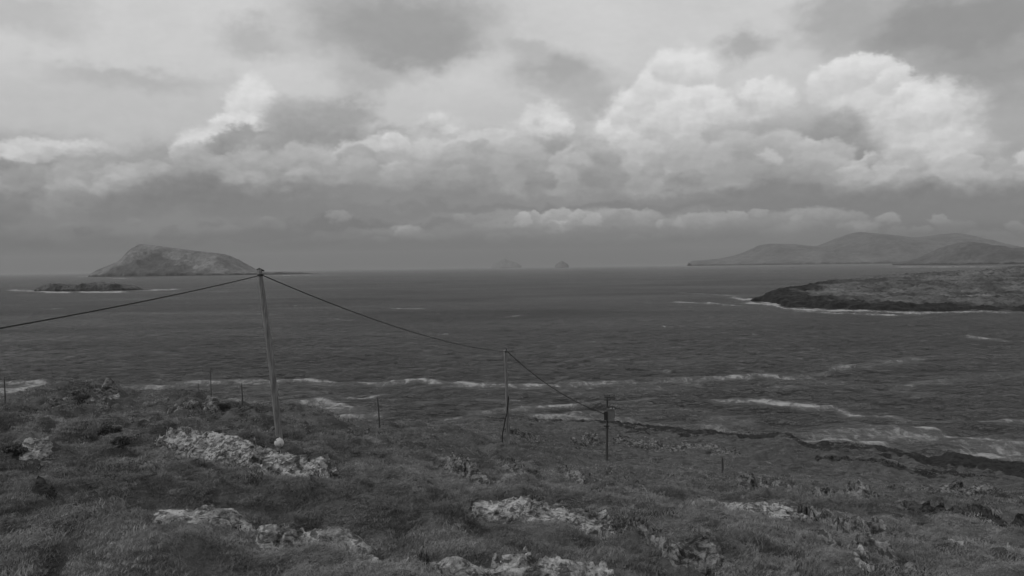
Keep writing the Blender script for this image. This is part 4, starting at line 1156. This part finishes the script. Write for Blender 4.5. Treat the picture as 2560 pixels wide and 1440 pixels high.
def span(A, B, sag, rad, label):
    t = np.linspace(0, 1, 60)[:, None]
    p = A + (B - A) * t; p[:, 2] -= (sag * 4 * t * (1 - t))[:, 0]
    V, Fq = tube(p, rad, 8)
    return tag(link('overhead_wire', mesh_np('overhead_wire', V, Fq), M_CABLE), label, 'wire', 'spans of black overhead wire')
la = at(-900, 968, 14.0)
span(la, wa + [-0.0, -0.12, 0], 0.17, 0.021, 'black wire slanting from the left edge up to the tall pole')
span(wa + [0.03, -0.1, 0], wb_ + [0.0, -0.14, 0], 0.60, 0.023, 'black wire sagging from the tall pole to the middle pole')
w3 = at(1511, 1033, Y3)
span(wb_ + [0.2, -0.14, 0.02], w3 + [0, -0.3, 0], 0.62, 0.036, 'thin wire dropping from the middle pole to the third pole')

# pale float at the foot of the tall pole
fb_ = at(698, 1117.5, Y1 - 0.55)
t = thing('float', (fb_[0], fb_[1], fb_[2] - 0.02), 'pale round fishing float tied at the foot of the tall pole', 'float')
V, Fq = lathe([(0.001, 0.0), (0.08, 0.005), (0.155, 0.05), (0.20, 0.13), (0.21, 0.20), (0.185, 0.29), (0.135, 0.36), (0.075, 0.40), (0.055, 0.43), (0.001, 0.44)], 22)
link('shell', mesh_np('shell', V, Fq), M_FLOAT, t)
V, Fq = tube([[0.0, -0.02, 0.43], [-0.06, -0.06, 0.46], [-0.13, -0.12, 0.40], [-0.1, -0.17, 0.33]], 0.018, 8)
link('rope', mesh_np('rope', V, Fq), M_CABLE, t)

def post(bpx, tpx, w, label, sink=0.3, mat=M_WOODD):
    g = ground_hit(*bpx); Y = g[1]; top = at(tpx[0], tpx[1], Y)
    path = pole_path(g, top, 0.02, 8, sink) - g
    t = np.linspace(0, 1, len(path))
    V, Fq = tube(path, (1.1 - 0.25 * t) * w / F * Y / 2, 9)
    return tag(link('fence_post', mesh_np('fence_post', V, Fq), mat, None, g), label, 'post', 'posts of the old fence')
post((13, 1012), (10, 942), 3.0, 'thin dark post at the left edge of the knoll')
fpA = post((528, 1003), (525.5, 918), 2.2, 'tallest thin post behind the dark crag')
post((497, 984), (495.5, 958), 1.8, 'tiny post just left of the tallest thin post')
fpB = post((606, 1013), (603.5, 958), 2.8, 'thin dark post left of the tall pole')
post((949, 1072), (943.5, 992), 3.6, 'lone dark post standing against the foam right of the tall pole')
post((1168, 1106), (1167, 1068), 2.4, 'short grey post left of the middle pole', mat=M_WOOD)
post((1806, 1183), (1805.5, 1143), 5.5, 'stubby black post alone on the right slope')
post((845, 1054), (844.5, 1040), 1.4, 'tiny post by the foam right of the tall pole, left one of three')
post((858, 1055), (857.5, 1042), 1.4, 'tiny post by the foam right of the tall pole, middle one of three')
post((871, 1057), (870.5, 1043), 1.4, 'tiny post by the foam right of the tall pole, right one of three')

# dark shrubs
def shrub(bpx, w, h, label, seed, stems=5):
    g = ground_hit(*bpx); Y = g[1]; sc = Y / F
    W_, H_ = w * sc / 2, h * sc
    r = np.random.RandomState(seed)
    t = thing('shrub', g, label, 'shrub', 'dark shrubs on the left slope')
    n = 1500
    lob = [(r.uniform(-0.6, 0.6) * W_, r.uniform(-0.5, 0.5) * W_, r.uniform(0.35, 0.75) * H_, r.uniform(0.3, 0.55)) for _ in range(9)]
    Vs = []; Fs = []
    for i in range(n):
        l = lob[r.randint(9)]
        d = r.normal(size=3); d /= np.linalg.norm(d); q = np.array(l[:3]) + d * np.array([W_, W_, H_]) * l[3] * r.uniform(0.5, 1.05) * [0.9, 0.9, 0.7]
        if q[2] < 0.02: continue
        a = r.normal(size=3); a /= np.linalg.norm(a); c = np.cross(a, r.normal(size=3)); c /= np.linalg.norm(c)
        s1, s2 = r.uniform(0.03, 0.07), r.uniform(0.012, 0.03)
        k = len(Vs); Vs += [q - a * s1, q + c * s2, q + a * s1, q - c * s2]; Fs.append((k, k + 1, k + 2, k + 3))
    link('foliage', mesh_np('foliage', np.array(Vs), np.array(Fs)), M_BUSH, t)
    st = []
    for i in range(stems):
        a = r.uniform(0, 6.28); e = np.array([np.cos(a) * W_ * 0.5, np.sin(a) * W_ * 0.5, H_ * r.uniform(0.5, 0.9)])
        st.append(tube([[0, 0, -0.1], e * [0.3, 0.3, 0.5], e], [0.03, 0.022, 0.01], 6))
    V, Fq = join(*st)
    link('stem', mesh_np('stem', V, Fq), M_WOODD, t)
shrub((262, 1092), 90, 34, 'dark bush in the hollow of the left slope', 3)
shrub((300, 1118), 46, 24, 'smaller thin bush right of the dark bush', 4)
shrub((40, 1130), 80, 20, 'low dark bush at the left edge behind a pale rock', 5)
shrub((560, 1028), 50, 20, 'flat dark bush beside the thin posts', 6)
shrub((205, 1005), 40, 18, 'rounded dark bush on top of the left knoll', 8)

# ------------------------------------------------------------------ haze
def haze_box():
    V, Fq = box((0, 15000, 330), 64000, 38000, 674)
    m = bpy.data.materials.new('haze_air'); m.use_nodes = True; m.node_tree.nodes.clear()
    b = NB(m.node_tree)
    pv = b.node('ShaderNodeVolumePrincipled'); o = b.node('ShaderNodeOutputMaterial')
    pv.inputs['Color'].default_value = (0.60, 0.60, 0.60, 1)
    pv.inputs['Density'].default_value = 0.000030
    pv.inputs['Anisotropy'].default_value = 0.0
    b.l.new(pv.outputs[0], o.inputs['Volume'])
    h = link('haze', mesh_np('haze', V, Fq, False), m)
    return tag(h, 'thin grey sea haze over the whole bay', kind='stuff')
haze_box()
